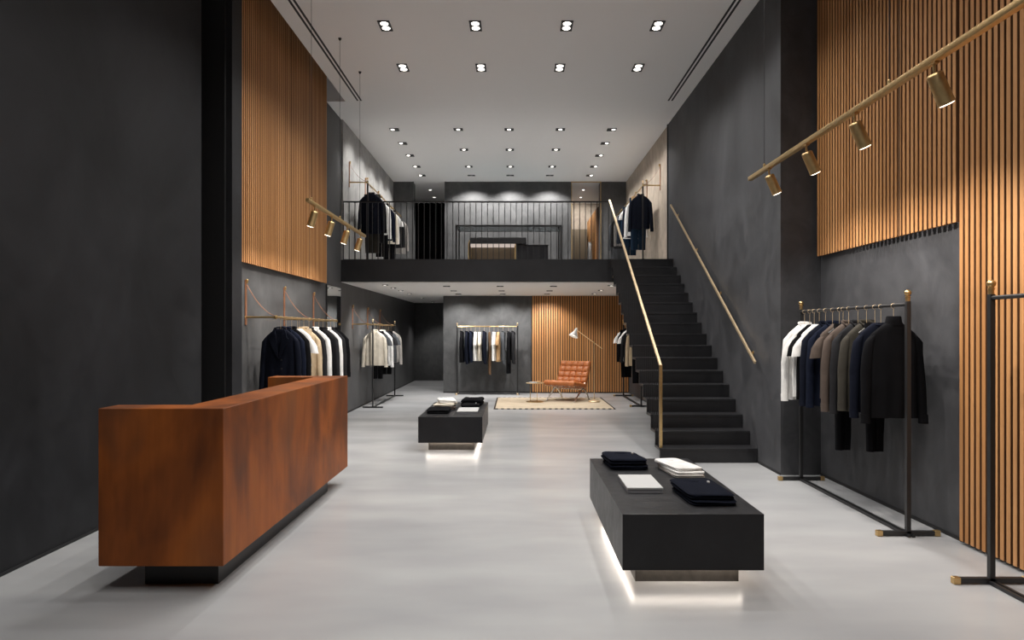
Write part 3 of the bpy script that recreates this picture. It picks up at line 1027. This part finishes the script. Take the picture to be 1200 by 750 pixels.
def strap_rail(xw, xr, side, ys, y_end, zr, ztop, label, posts=(), zf=0.0, thin=1.0):
    """wall-hung brass rail: leather-faced wall plates, arms and sagging straps. side=+1 wall on the left"""
    t = thing('garment_rail', label, 'garment rail')
    bm = B()
    add_tube(bm, [(xr, ys[0] - 0.05, zr), (xr, y_end, zr)], 0.0125 * thin, 14)
    obj('rail', bm, 'brass', t)
    for yy in ys:
        bm = B()
        add_box(bm, min(xw, xw + side * 0.012), max(xw, xw + side * 0.012), yy - 0.022, yy + 0.022, zr - 0.09, ztop, bev=0.003, seg=1)
        pl = obj('wall_strap', bm, 'strap', t)
        bm = B()
        finial(bm, xw + side * 0.020, yy, ztop - 0.04, 0.62)
        obj('fixing_knob', bm, 'brass', pl)
        bm = B()
        add_tube(bm, [(xw, yy, zr), (xr, yy, zr)], 0.0115 * thin, 12)
        add_lathe(bm, [(0.026, 0), (0.026, 0.01)], (xw, yy, zr), 16, Matrix.Rotation(PI / 2 * side, 4, 'Y'))
        add_lathe(bm, [(0.001, -0.022), (0.018, -0.018), (0.022, 0), (0.018, 0.018), (0.001, 0.022)], (xr, yy, zr), 14)
        obj('arm', bm, 'brass', t)
        bm = B()
        a = Vector((xw + side * 0.022, yy, ztop - 0.06))
        b = Vector((xr, yy, zr + 0.012))
        n = 14
        vs = []
        for i in range(n + 1):
            f = i / n
            p = a.lerp(b, f)
            p.z -= 0.16 * (b - a).length * 4 * f * (1 - f) * 0.9
            vs.append(p)
        q = []
        for p in vs:
            q.append([bm.verts.new((p.x, p.y + dy, p.z + dz)) for dy, dz in ((-0.010, -0.002), (0.010, -0.002), (0.010, 0.003), (-0.010, 0.003))])
        for m_, n_ in zip(q, q[1:]):
            for k in range(4):
                bm.faces.new((m_[k], m_[(k + 1) % 4], n_[(k + 1) % 4], n_[k]))
        bm.faces.new(q[0][::-1]); bm.faces.new(q[-1])
        obj('leather_strap', bm, 'strap', t, angle=60)
    for i, yy in enumerate(posts):
        bm = B(); add_box(bm, xr - 0.013, xr + 0.013, yy - 0.013, yy + 0.013, zf + 0.02, zr + 0.04, bev=0.002, seg=1)
        p = obj('post', bm, 'black_metal', t, smooth=False)
        bm = B(); finial(bm, xr, yy, zr + 0.04, 0.75)
        obj('finial', bm, 'brass_light', p)
        bm = B(); add_box(bm, xr - 0.2, xr + 0.2, yy - 0.013, yy + 0.013, zf, zf + 0.028)
        obj('cross_foot', bm, 'black_metal', t, smooth=False)
    if len(posts) == 2:
        bm = B(); add_box(bm, xr - 0.02, xr + 0.02, posts[0], posts[1], zf, zf + 0.02)
        obj('stretcher', bm, 'black_metal', t, smooth=False)
    return t


# --- right rack
floor_rack(2.88, 5.01, 6.88, 'black freestanding clothes rack with brass finials by the right wall', 'floor clothes racks')
floor_rack(2.83, 2.19, 4.06, 'black freestanding clothes rack with brass finial cut off by the right edge', 'floor clothes racks')
RR = 'clothes on the right rack'
zr = 1.70
seq = [
    ('turtleneck', 'black', 5.20, 'black turtleneck sweater nearest on the right rack', 1.04, None),
    ('sweater', 'navy', 5.38, 'midnight sweater just behind the black turtleneck', 1.02, None),
    ('trousers', 'black', 5.47, 'black trousers hanging low behind the black turtleneck', 0.52, 1.04),
    ('jacket', 'olive', 5.60, 'dark olive jacket with pale shoulder line on the right rack', 1.0, 0.72),
    ('shirt', 'charcoal', 5.74, 'charcoal shirt between olive jacket and brown shirts on the right rack', 1.0, 0.7),
    ('shirt', 'taupe', 5.90, 'nearer taupe brown shirt on the right rack', 1.04, 0.70),
    ('trousers', 'black', 6.00, 'black trousers hanging low under the taupe shirts', 0.52, 1.12),
    ('tee', 'taupe', 6.07, 'taupe brown t-shirt behind the taupe shirt on the right rack', 1.0, 0.66),
    ('shirt', 'deepnavy', 6.20, 'bright navy blue shirt on the right rack', 1.02, 0.74),
    ('shirt', 'navy', 6.34, 'dark navy shirt beside the white t-shirt on the right rack', 1.04, 0.74),
    ('tee', 'white', 6.47, 'single white t-shirt beside the navy shirt, right rack', 1.0, 0.70),
    ('tee', 'black', 6.58, 'black t-shirt between two white tops on the right rack', 1.0, 0.72),
    ('tee', 'white', 6.68, 'white t-shirt in front of the farthest white shirt on the right rack', 1.0, 0.70),
    ('shirt', 'white', 6.80, 'farthest long-sleeved white shirt on the right rack', 1.0, 0.74),
]
for i, (k, c, y, lab, wd, ln) in enumerate(seq):
    garment(k, c, 2.88, y, zr, lab, RR, 0, ln, wd, i + 1)

# --- left wall rail
strap_rail(-3.09, -2.74, 1, (7.81, 9.11, 10.43), 10.50, 1.664, 2.09, 'brass rail on leather straps on the left wall, behind the reception counter')
LR = 'clothes on the left wall rail'
seq = [
    ('blazer', 'navy', 7.97, 'navy double-breasted blazer nearest on the left wall rail', 1.08, 0.86),
    ('blazer', 'deepnavy', 8.16, 'dark blue blazer just behind the nearest navy blazer', 1.06, 0.84),
    ('jacket', 'black', 8.36, 'black jacket between blue blazer and white t-shirt, left wall rail', 1.04, 0.8),
    ('tee', 'white', 8.58, 'white t-shirt above beige trousers on the left wall rail', 1.04, 0.46),
    ('trousers', 'beige', 8.66, 'beige trousers hanging below the white t-shirt on the left wall rail', 1.0, 0.95),
    ('shirt', 'beige', 8.84, 'beige overshirt on the left wall rail', 1.04, 0.8),
    ('blazer', 'charcoal', 9.06, 'charcoal blazer between beige overshirt and cream shirt', 1.04, 0.8),
    ('shirt', 'white', 9.30, 'nearer white shirt on the left wall rail', 1.04, 0.8),
    ('jacket', 'black', 9.52, 'black jacket between the two white shirts, left wall rail', 1.04, 0.8),
    ('jacket', 'charcoal', 9.72, 'charcoal jacket in front of the farther white shirt, left wall rail', 1.04, 0.8),
    ('shirt', 'white', 9.92, 'farther white shirt on the left wall rail', 1.04, 0.8),
    ('jacket', 'charcoal', 10.12, 'dark jacket right behind the farther white shirt', 1.04, 0.8),
    ('jacket', 'black', 10.32, 'farthest black jacket at the end of the left wall rail', 1.06, 0.8),
]
for i, (k, c, y, lab, wd, ln) in enumerate(seq):
    garment(k, c, -2.74, y, 1.664, lab, LR, 0, ln, wd, i + 31)

# --- left rail under the mezzanine
strap_rail(-3.09, -2.80, 1, (12.93, 14.25, 15.54), 15.92, 1.64, 1.99, 'brass rail with straps and black posts under the mezzanine on the left', posts=(13.4, 15.85))
L2 = 'clothes on the left rail under the mezzanine'
seq = [
    ('jacket', 'cream', 13.60, 'cream jacket nearest on the left rail under the mezzanine', 1.12, 0.68),
    ('trousers', 'black', 13.90, 'black trousers hanging low behind the cream jacket', 0.75, 0.98),
    ('tee', 'slate', 14.08, 'dark grey t-shirt behind the cream jacket', 1.05, 0.68),
    ('shirt', 'white', 14.36, 'white shirt in the middle of the left rail under the mezzanine', 1.05, 0.72),
    ('tee', 'charcoal', 14.66, 'charcoal t-shirt behind the white shirt under the mezzanine', 1.05, 0.68),
    ('trousers', 'black', 14.86, 'black trousers toward the far end of the left rail under the mezzanine', 0.8, 0.95),
    ('tee', 'slate', 15.08, 'slate t-shirt near the far end of the left rail under the mezzanine', 1.05, 0.68),
    ('sweater', 'grey', 15.36, 'light grey sweater farthest on the left rail under the mezzanine', 1.12, 0.7),
]
for i, (k, c, y, lab, wd, ln) in enumerate(seq):
    garment(k, c, -2.80, y, 1.64, lab, L2, 0, ln, wd, i + 51)

# --- mezzanine left
strap_rail(-3.06, -2.73, 1, (12.56, 13.9, 15.2), 16.4, 4.245, 4.62, 'brass garment rail on the left wall of the mezzanine', posts=(12.62,), zf=ZM)
L3 = 'clothes on the left rail of the mezzanine'
seq = [
    ('blazer', 'navy', 12.92, 'navy blazer nearest on the left rail of the mezzanine', 1.08, 0.76),
    ('trousers', 'olive', 13.02, 'olive trousers below the navy blazer on the mezzanine', 1.0, 1.13),
    ('jacket', 'black', 13.20, 'black jacket behind the navy blazer on the mezzanine', 1.05, 0.9),
    ('shirt', 'white', 13.75, 'nearer white shirt on the left rail of the mezzanine', 1.0, 0.66),
    ('trousers', 'black', 13.95, 'black trousers behind the nearer white shirt on the mezzanine', 0.9, 1.1),
    ('shirt', 'deepnavy', 14.2, 'blue shirt on the left rail of the mezzanine', 1.02, 0.72),
    ('shirt', 'cream', 14.55, 'cream shirt on the left rail of the mezzanine', 1.04, 0.74),
    ('trousers', 'black', 14.75, 'black trousers between cream shirt and white t-shirt on the mezzanine', 0.9, 1.08),
    ('tee', 'white', 15.05, 'white t-shirt on the left rail of the mezzanine', 1.04, 0.68),
    ('jacket', 'charcoal', 15.45, 'charcoal jacket behind the white t-shirt on the mezzanine', 1.02, 0.72),
    ('coat', 'grey', 15.9, 'pale grey coat at the far end of the left mezzanine rail', 1.05, 0.8),
]
for i, (k, c, y, lab, wd, ln) in enumerate(seq):
    garment(k, c, -2.73, y, 4.245, lab, L3, 0, ln, wd, i + 71)

# --- mezzanine right
strap_rail(2.78, 2.45, -1, (13.08, 14.4, 15.7), 16.8, 4.30, 4.70, 'brass garment rail on the beige wall at the top of the stair', posts=(13.12,), zf=ZM)
R3 = 'clothes on the right rail of the mezzanine'
seq = [
    ('jacket', 'navy', 13.36, 'navy jacket nearest on the rail at the top of the stair', 1.04, 0.66),
    ('trousers', 'tan', 13.50, 'tan trousers just under the navy jacket at the top of the stair', 1.0, 0.62),
    ('trousers', 'denim', 13.62, 'blue jeans hanging below the navy jacket at the top of the stair', 1.1, 1.05),
    ('shirt', 'white', 13.86, 'nearer white shirt on the rail at the top of the stair', 1.03, 0.72),
    ('jacket', 'deepnavy', 14.15, 'blue jacket behind the nearer white shirt at the top of the stair', 1.03, 0.72),
    ('tee', 'white', 14.45, 'white t-shirt on the rail at the top of the stair', 1.03, 0.70),
    ('trousers', 'denim', 14.6, 'dark jeans behind the white t-shirt at the top of the stair', 1.0, 1.05),
    ('shirt', 'denim', 14.9, 'denim blue shirt on the rail at the top of the stair', 1.03, 0.74),
    ('shirt', 'grey', 15.35, 'pale grey shirt on the rail at the top of the stair', 1.03, 0.74),
    ('jacket', 'black', 15.8, 'black jacket on the rail at the top of the stair', 1.03, 0.74),
    ('coat', 'slate', 16.3, 'slate coat farthest on the rail at the top of the stair', 1.03, 0.95),
]
for i, (k, c, y, lab, wd, ln) in enumerate(seq):
    garment(k, c, 2.45, y, 4.30, lab, R3, 0, ln, wd, i + 91)

# --- rack seen beside the stair
floor_rack(2.50, 13.56, 15.80, 'black clothes rack with brass rail half hidden behind the stair', 'floor clothes racks', 1.67, rail='brass')
R2 = 'clothes on the rack behind the stair'
seq = [
    ('tee', 'white', 15.55, 'white t-shirt at the far end of the rack behind the stair', 1.05, 0.62),
    ('trousers', 'black', 15.40, 'black trousers at the far end of the rack behind the stair', 0.9, 1.08),
    ('jacket', 'black', 15.25, 'black jacket between the two white t-shirts behind the stair', 1.0, 0.72),
    ('tee', 'white', 14.95, 'nearer white t-shirt on the rack behind the stair', 1.05, 0.68),
    ('jacket', 'charcoal', 14.7, 'charcoal jacket on the rack behind the stair', 1.0, 0.7),
    ('shirt', 'beige', 14.05, 'beige shirt on the rack behind the stair', 1.0, 0.74),
    ('trousers', 'black', 13.85, 'black trousers nearest on the rack behind the stair', 0.95, 1.1),
]
for i, (k, c, y, lab, wd, ln) in enumerate(seq):
    garment(k, c, 2.50, y, 1.67, lab, R2, 0, ln, wd, i + 111)

# --- back rack (runs across)
floor_rack(16.28, -1.39, 0.05, 'black clothes rack with brass rail against the back wall', 'floor clothes racks', 1.62, rail='brass', capm='brass_light', axis='x', foot=0.17, fin=0.8)
B2 = 'clothes on the back rack'
seq = [
    ('jacket', 'black', -1.28, 'black jacket leftmost on the back rack', 0.72),
    ('shirt', 'navy', -1.16, 'navy shirt second from the left on the back rack', 0.70),
    ('jacket', 'deepnavy', -1.06, 'blue jacket left of the white t-shirts on the back rack', 0.68),
    ('tee', 'white', -0.955, 'white t-shirt, first pale top from the left on the back rack', 0.68),
    ('tee', 'cream', -0.855, 'cream t-shirt beside the leftmost white t-shirt on the back rack', 0.68),
    ('shirt', 'navy', -0.745, 'navy shirt left of the brown trousers on the back rack', 0.68),
    ('trousers', 'brown', -0.615, 'long brown trousers in the middle of the back rack', 1.02),
    ('tee', 'white', -0.51, 'white t-shirt right of the brown trousers on the back rack', 0.68),
    ('tee', 'tan', -0.41, 'tan t-shirt on the back rack', 0.70),
    ('shirt', 'slate', -0.295, 'slate grey shirt right of the tan t-shirt on the back rack', 0.66),
    ('coat', 'black', -0.165, 'long black coat on the back rack', 0.98),
    ('shirt', 'charcoal', -0.06, 'charcoal shirt rightmost on the back rack', 0.66),
]
for i, (k, c, x, lab, ln) in enumerate(seq):
    garment(k, c, x, 16.28, 1.62, lab, B2, PI / 2, ln, 0.95, i + 131)

# --- white shirts inside the upper right passage
t = garment('shirt', 'white', 1.98, 18.2, 3.98, 'white shirt hanging inside the upper right passage', 'clothes in the passage', PI / 2, 0.9, 0.9, 151, hang=False)
t = thing('wall_hook', 'small brass hook holding the shirt in the upper right passage', 'hook')
bm = B(); add_tube(bm, [(2.10, 18.2, 3.93), (2.03, 18.2, 3.93), (1.98, 18.2, 3.92), (1.975, 18.2, 3.95)], 0.006, 8)
obj('hook', bm, 'brass', t)

# ------------------------------------------------------------------ mezzanine furniture
t = thing('steel_frame_table', 'tall open black steel frame table in the middle of the mezzanine', 'table', (0, 0, ZM))
za = 3.934 - ZM
x0, x1, y0, y1 = -1.352, 1.04, 15.6, 16.4
for x in (x0, x1):
    for y in (y0, y1):
        bm = B(); add_box(bm, x - 0.018, x + 0.018, y - 0.018, y + 0.018, 0, za)
        obj('leg', bm, 'black_metal', t, smooth=False)
bm = B()
for y in (y0, y1):
    add_box(bm, x0, x1, y - 0.018, y + 0.018, za - 0.036, za)
for x in (x0, x1):
    add_box(bm, x - 0.018, x + 0.018, y0, y1, za - 0.036, za)
obj('top_frame', bm, 'black_metal', t, smooth=False)
bm = B(); add_box(bm, x0 + 0.02, x1 - 0.02, y0 + 0.02, y1 - 0.02, za - 0.03, za - 0.02)
obj('glass_top', bm, 'glass_dark', t, smooth=False)

t = thing('display_cabinet', 'brass-framed display case with a black top and lit shelf on the mezzanine', 'display case', (0, 0, ZM))
bm = B(); add_box(bm, -0.966, 0.238, 14.7, 15.2, 0.62, 0.755, bev=0.004)
obj('top', bm, 'black_metal', t, smooth=False)
bm = B()
for x in (-1.0, 0.0):
    for y in (14.72, 15.14):
        add_box(bm, x - 0.02, x + 0.02, y, y + 0.04, 0, 0.66)
add_box(bm, -1.0, -0.97, 14.72, 15.18, 0, 0.70)
obj('brass_frame', bm, 'brass_dark', t, smooth=False)
bm = B(); add_box(bm, -0.97, 0.0, 14.72, 15.16, 0.575, 0.618)
obj('light_shelf', bm, 'led_soft', t, smooth=False)
bm = B(); add_box(bm, -0.96, -0.02, 15.0, 15.15, 0.0, 0.575)
obj('back_panel', bm, 'cabinet', t, smooth=False)
t = thing('low_cabinet', 'plain black low cabinet beside the brass-framed case on the mezzanine', 'cabinet', (0, 0, ZM))
bm = B(); add_box(bm, 0.03, 0.707, 14.75, 15.2, 0, 0.585, bev=0.003)
obj('body', bm, 'table', t, smooth=False)
bm = B(); add_box(bm, 0.02, 0.717, 14.74, 15.2, 0.585, 0.603, bev=0.002)
obj('top', bm, 'table', t, smooth=False)

# black curtain
bm = B()
n = 90
front, rear = [], []
for z in (ZM + 0.01, HC - 0.02):
    fr = []
    rr = []
    for i in range(n + 1):
        x = -3.0 + 1.35 * i / n
        y = 19.85 + 0.045 * math.sin(i * 0.62) + 0.012 * math.sin(i * 1.9)
        fr.append(bm.verts.new((x, y, z)))
        rr.append(bm.verts.new((x, y + 0.012, z)))
    front.append(fr); rear.append(rr)
for i in range(n):
    bm.faces.new((front[0][i], front[0][i + 1], front[1][i + 1], front[1][i]))
    bm.faces.new((rear[0][i + 1], rear[0][i], rear[1][i], rear[1][i + 1]))
    bm.faces.new((front[0][i + 1], front[0][i], rear[0][i], rear[0][i + 1]))
    bm.faces.new((front[1][i], front[1][i + 1], rear[1][i + 1], rear[1][i]))
o = obj('curtain', bm, 'curtain', angle=80)
tag(o, 'black floor-length curtain closing the upper left passage', 'curtain')
t = thing('wardrobe', 'brown wardrobe at the end of the upper right passage', 'wardrobe', (0, 0, ZM))
bm = B(); add_box(bm, 1.44, 2.06, 19.55, 20.08, 0, 1.66, bev=0.004)
obj('body', bm, 'cabinet', t, smooth=False)
for a, b in ((1.45, 1.745), (1.755, 2.05)):
    bm = B(); add_box(bm, a, b, 19.53, 19.55, 0.05, 1.63, bev=0.002)
    obj('door', bm, 'cabinet', t, smooth=False)

# ------------------------------------------------------------------ lounge corner
t = thing('rug', 'cream wool rug with a dark bound edge under the lounge chair', 'rug', (0, 0, 0))
rx0, rx1, ry0, ry1 = -0.42, 1.93, 13.16, 15.40
bm = B()
add_box(bm, rx0 + 0.03, rx1 - 0.03, ry0 + 0.03, ry1 - 0.03, 0, 0.014, bev=0.004)
obj('pile', bm, 'rug', t, smooth=False)
bm = B()
for b in ((rx0, rx0 + 0.032, ry0, ry1), (rx1 - 0.032, rx1, ry0, ry1)):
    add_box(bm, *b, 0, 0.012)
obj('binding', bm, 'rug_edge', t, smooth=False)
bm = B()
x = rx0 + 0.03
i = 0
while x < rx1 - 0.06:
    add_box(bm, x, x + 0.055, ry0 - 0.004, ry0 + 0.03, 0.0, 0.016)
    add_box(bm, x, x + 0.055, ry1 - 0.03, ry1 + 0.004, 0.0, 0.016)
    x += 0.115
obj('whip_stitching', bm, 'rug_edge', t, smooth=False)

RZ = 0.014
t = thing('lounge_chair', 'tufted cognac leather lounge chair on crossed steel legs', 'chair', (1.14, 14.78, RZ), math.radians(-33))


def bez(p0, p1, p2, p3, n=14):
    out = []
    for i in range(n + 1):
        f = i / n
        out.append(tuple((1 - f) ** 3 * a + 3 * (1 - f) ** 2 * f * b + 3 * (1 - f) * f * f * c + f ** 3 * d for a, b, c, d in zip(p0, p1, p2, p3)))
    return out


for s in (-1, 1):
    x = s * 0.335
    bm = B()
    for path in (bez((x, -0.34, 0.0), (x, -0.10, 0.22), (x, 0.12, 0.22), (x, 0.36, 0.76)), bez((x, 0.34, 0.0), (x, 0.16, 0.30), (x, -0.06, 0.30), (x, -0.37, 0.335))):
        q = []
        for i, p in enumerate(path):
            a = Vector(path[max(0, i - 1)]); b = Vector(path[min(len(path) - 1, i + 1)])
            d = (b - a).normalized()
            nrm = Vector((0, -d.z, d.y))
            q.append([bm.verts.new(Vector(p) + Vector((dx, 0, 0)) + nrm * dn) for dx, dn in ((-0.016, -0.006), (0.016, -0.006), (0.016, 0.006), (-0.016, 0.006))])
        for m_, n_ in zip(q, q[1:]):
            for k in range(4):
                bm.faces.new((m_[k], m_[(k + 1) % 4], n_[(k + 1) % 4], n_[k]))
        bm.faces.new(q[0][::-1]); bm.faces.new(q[-1])
    obj('leg', bm, 'steel', t)
bm = B()
for y, z in ((-0.33, 0.328), (0.14, 0.235), (0.33, 0.70)):
    add_box(bm, -0.335, 0.335, y - 0.015, y + 0.015, z - 0.006, z + 0.006)
obj('cross_bar', bm, 'steel', t, smooth=False)
bm = B()
for i in range(7):
    y = -0.30 + i * 0.062
    z = 0.335 - (y + 0.33) * 0.17
    add_box(bm, -0.33, 0.33, y - 0.018, y + 0.018, z, z + 0.008)
obj('seat_straps', bm, 'strap', t, smooth=False)


def cushion(name, o, u, v, W, H, T, nu, nv):
    """tufted cushion: o = corner, u,v = in-plane unit vectors, grid nu x nv of buttons"""
    u, v = Vector(u).normalized(), Vector(v).normalized()
    nn = u.cross(v).normalized()
    bm = B()
    NU, NV = 60, 48

    def hgt(a, b):
        e = min(a, 1 - a) * W
        g = min(b, 1 - b) * H
        ed = min(1, (e / 0.035)) ** 0.5 * min(1, (g / 0.035)) ** 0.5 if e > 0 and g > 0 else 0
        fu = a * nu
        fv = b * nv
        du = abs(fu - round(fu)); dv = abs(fv - round(fv))
        inner_u = 0 < round(fu) < nu
        inner_v = 0 < round(fv) < nv
        seam = 0
        if inner_u:
            seam += math.exp(-(du / 0.07) ** 2) * 0.010
        if inner_v:
            seam += math.exp(-(dv / 0.07) ** 2) * 0.010
        pillow = 0.012 * abs(math.sin(PI * fu)) * abs(math.sin(PI * fv))
        btn = 0
        if inner_u and inner_v:
            btn = 0.020 * math.exp(-((du * W / nu) ** 2 + (dv * H / nv) ** 2) / 0.018 ** 2)
        return (T / 2) * (0.35 + 0.65 * ed) - seam - btn + pillow * ed
    gr = {}
    for side in (1, -1):
        for i in range(NU + 1):
            for j in range(NV + 1):
                a, b = i / NU, j / NV
                p = Vector(o) + u * (a * W) + v * (b * H) + nn * side * hgt(a, b)
                gr[(side, i, j)] = bm.verts.new(p)
        for i in range(NU):
            for j in range(NV):
                f = (gr[(side, i, j)], gr[(side, i + 1, j)], gr[(side, i + 1, j + 1)], gr[(side, i, j + 1)])
                bm.faces.new(f if side > 0 else f[::-1])
    loop = [(i, 0) for i in range(NU)] + [(NU, j) for j in range(NV)] + [(i, NV) for i in range(NU, 0, -1)] + [(0, j) for j in range(NV, 0, -1)]
    for k in range(len(loop)):
        a, b = loop[k], loop[(k + 1) % len(loop)]
        bm.faces.new((gr[(-1, *a)], gr[(-1, *b)], gr[(1, *b)], gr[(1, *a)]))
    c = obj(name, bm, 'leather', t, angle=70)
    return c


cushion('seat_cushion', (-0.37, -0.42, 0.402), (1, 0, 0), (0, 1, -0.17), 0.74, 0.60, 0.105, 5, 4)
cushion('back_cushion', (-0.37, 0.155, 0.36), (1, 0, 0), (0, 0.43, 0.90), 0.74, 0.52, 0.105, 5, 4)

t = thing('side_table', 'small round brass side table left of the lounge chair', 'side table', (0.413, 14.45, RZ))
bm = B(); add_lathe(bm, [(0.0001, 0.392), (0.188, 0.392), (0.192, 0.397), (0.192, 0.404), (0.0001, 0.404)], (0, 0, 0), 40)
obj('table_top', bm, 'brass_light', t)
bm = B(); add_lathe(bm, [(0.0001, 0), (0.185, 0), (0.185, 0.010), (0.0001, 0.010)], (0, 0, 0), 40)
obj('base', bm, 'brass', t)
for x, y in ((-0.10, -0.06), (0.045, -0.03)):
    bm = B(); add_tube(bm, [(x, y, 0.008), (x, y, 0.393)], 0.006, 8)
    obj('stem', bm, 'brass', t)
t = thing('magazine', 'white magazine lying on the small brass side table', 'magazine', (0.413, 14.45, RZ + 0.404), 0.3)
bm = B(); add_box(bm, -0.10, 0.05, -0.09, 0.09, 0, 0.012, bev=0.002)
obj('pages', bm, 'paper', t, smooth=False)
t = thing('bowl', 'small pale bowl standing on the side table', 'bowl', (0.475, 14.40, RZ + 0.404))
bm = B(); add_lathe(bm, [(0.0001, 0.0), (0.02, 0.0), (0.036, 0.022), (0.040, 0.032), (0.036, 0.031), (0.018, 0.008), (0.0001, 0.006)], (0, 0, 0), 20)
obj('dish', bm, 'brass_light', t)

t = thing('floor_lamp', 'brass floor lamp with white cone shade leaning over the lounge chair', 'floor lamp', (1.66, 14.40, RZ))
bm = B(); add_lathe(bm, [(0.0001, 0), (0.12, 0), (0.125, 0.012), (0.11, 0.03), (0.06, 0.042), (0.02, 0.048), (0.012, 0.07)], (0, 0, 0), 32)
obj('base', bm, 'brass_light', t)
bm = B(); add_tube(bm, [(0, 0, 0.04), (0, 0, 1.26)], 0.0075, 10)
obj('pole', bm, 'brass_light', t)
sx, sz = -0.37, 1.53
bm = B(); add_tube(bm, [(0.17, 0, 1.125), (sx, 0, 1.52)], 0.0075, 10)
obj('arm', bm, 'brass_light', t)
bm = B(); add_lathe(bm, [(0.001, -0.018), (0.016, -0.014), (0.018, 0), (0.016, 0.014), (0.001, 0.018)], (0, 0, 1.25), 12)
obj('joint', bm, 'brass', t)
q = Vector((-0.42, -0.25, -1)).normalized().to_track_quat('-Z', 'Y').to_matrix().to_4x4()
sp = Vector((sx - 0.0, 0, 1.545))
bm = B(); add_lathe(bm, [(0.012, 0.02), (0.026, 0.0), (0.032, -0.05), (0.045, -0.085), (0.095, -0.165), (0.100, -0.182), (0.096, -0.182), (0.042, -0.088), (0.028, -0.05), (0.020, -0.01)], sp, 28, q)
sh_ = obj('lamp_shade', bm, 'white', t)
bm = B(); add_lathe(bm, [(0.0001, -0.105), (0.02, -0.11), (0.030, -0.135), (0.020, -0.158), (0.0001, -0.162)], sp, 16, q)
obj('bulb', bm, 'lamp_on', sh_)
dd = q.to_3x3() @ Vector((0, 0, -1))
spot('floor_lamp_light', sp + dd * 0.17, dd, 9, 110, 0.6, 0.03, WARM, t)
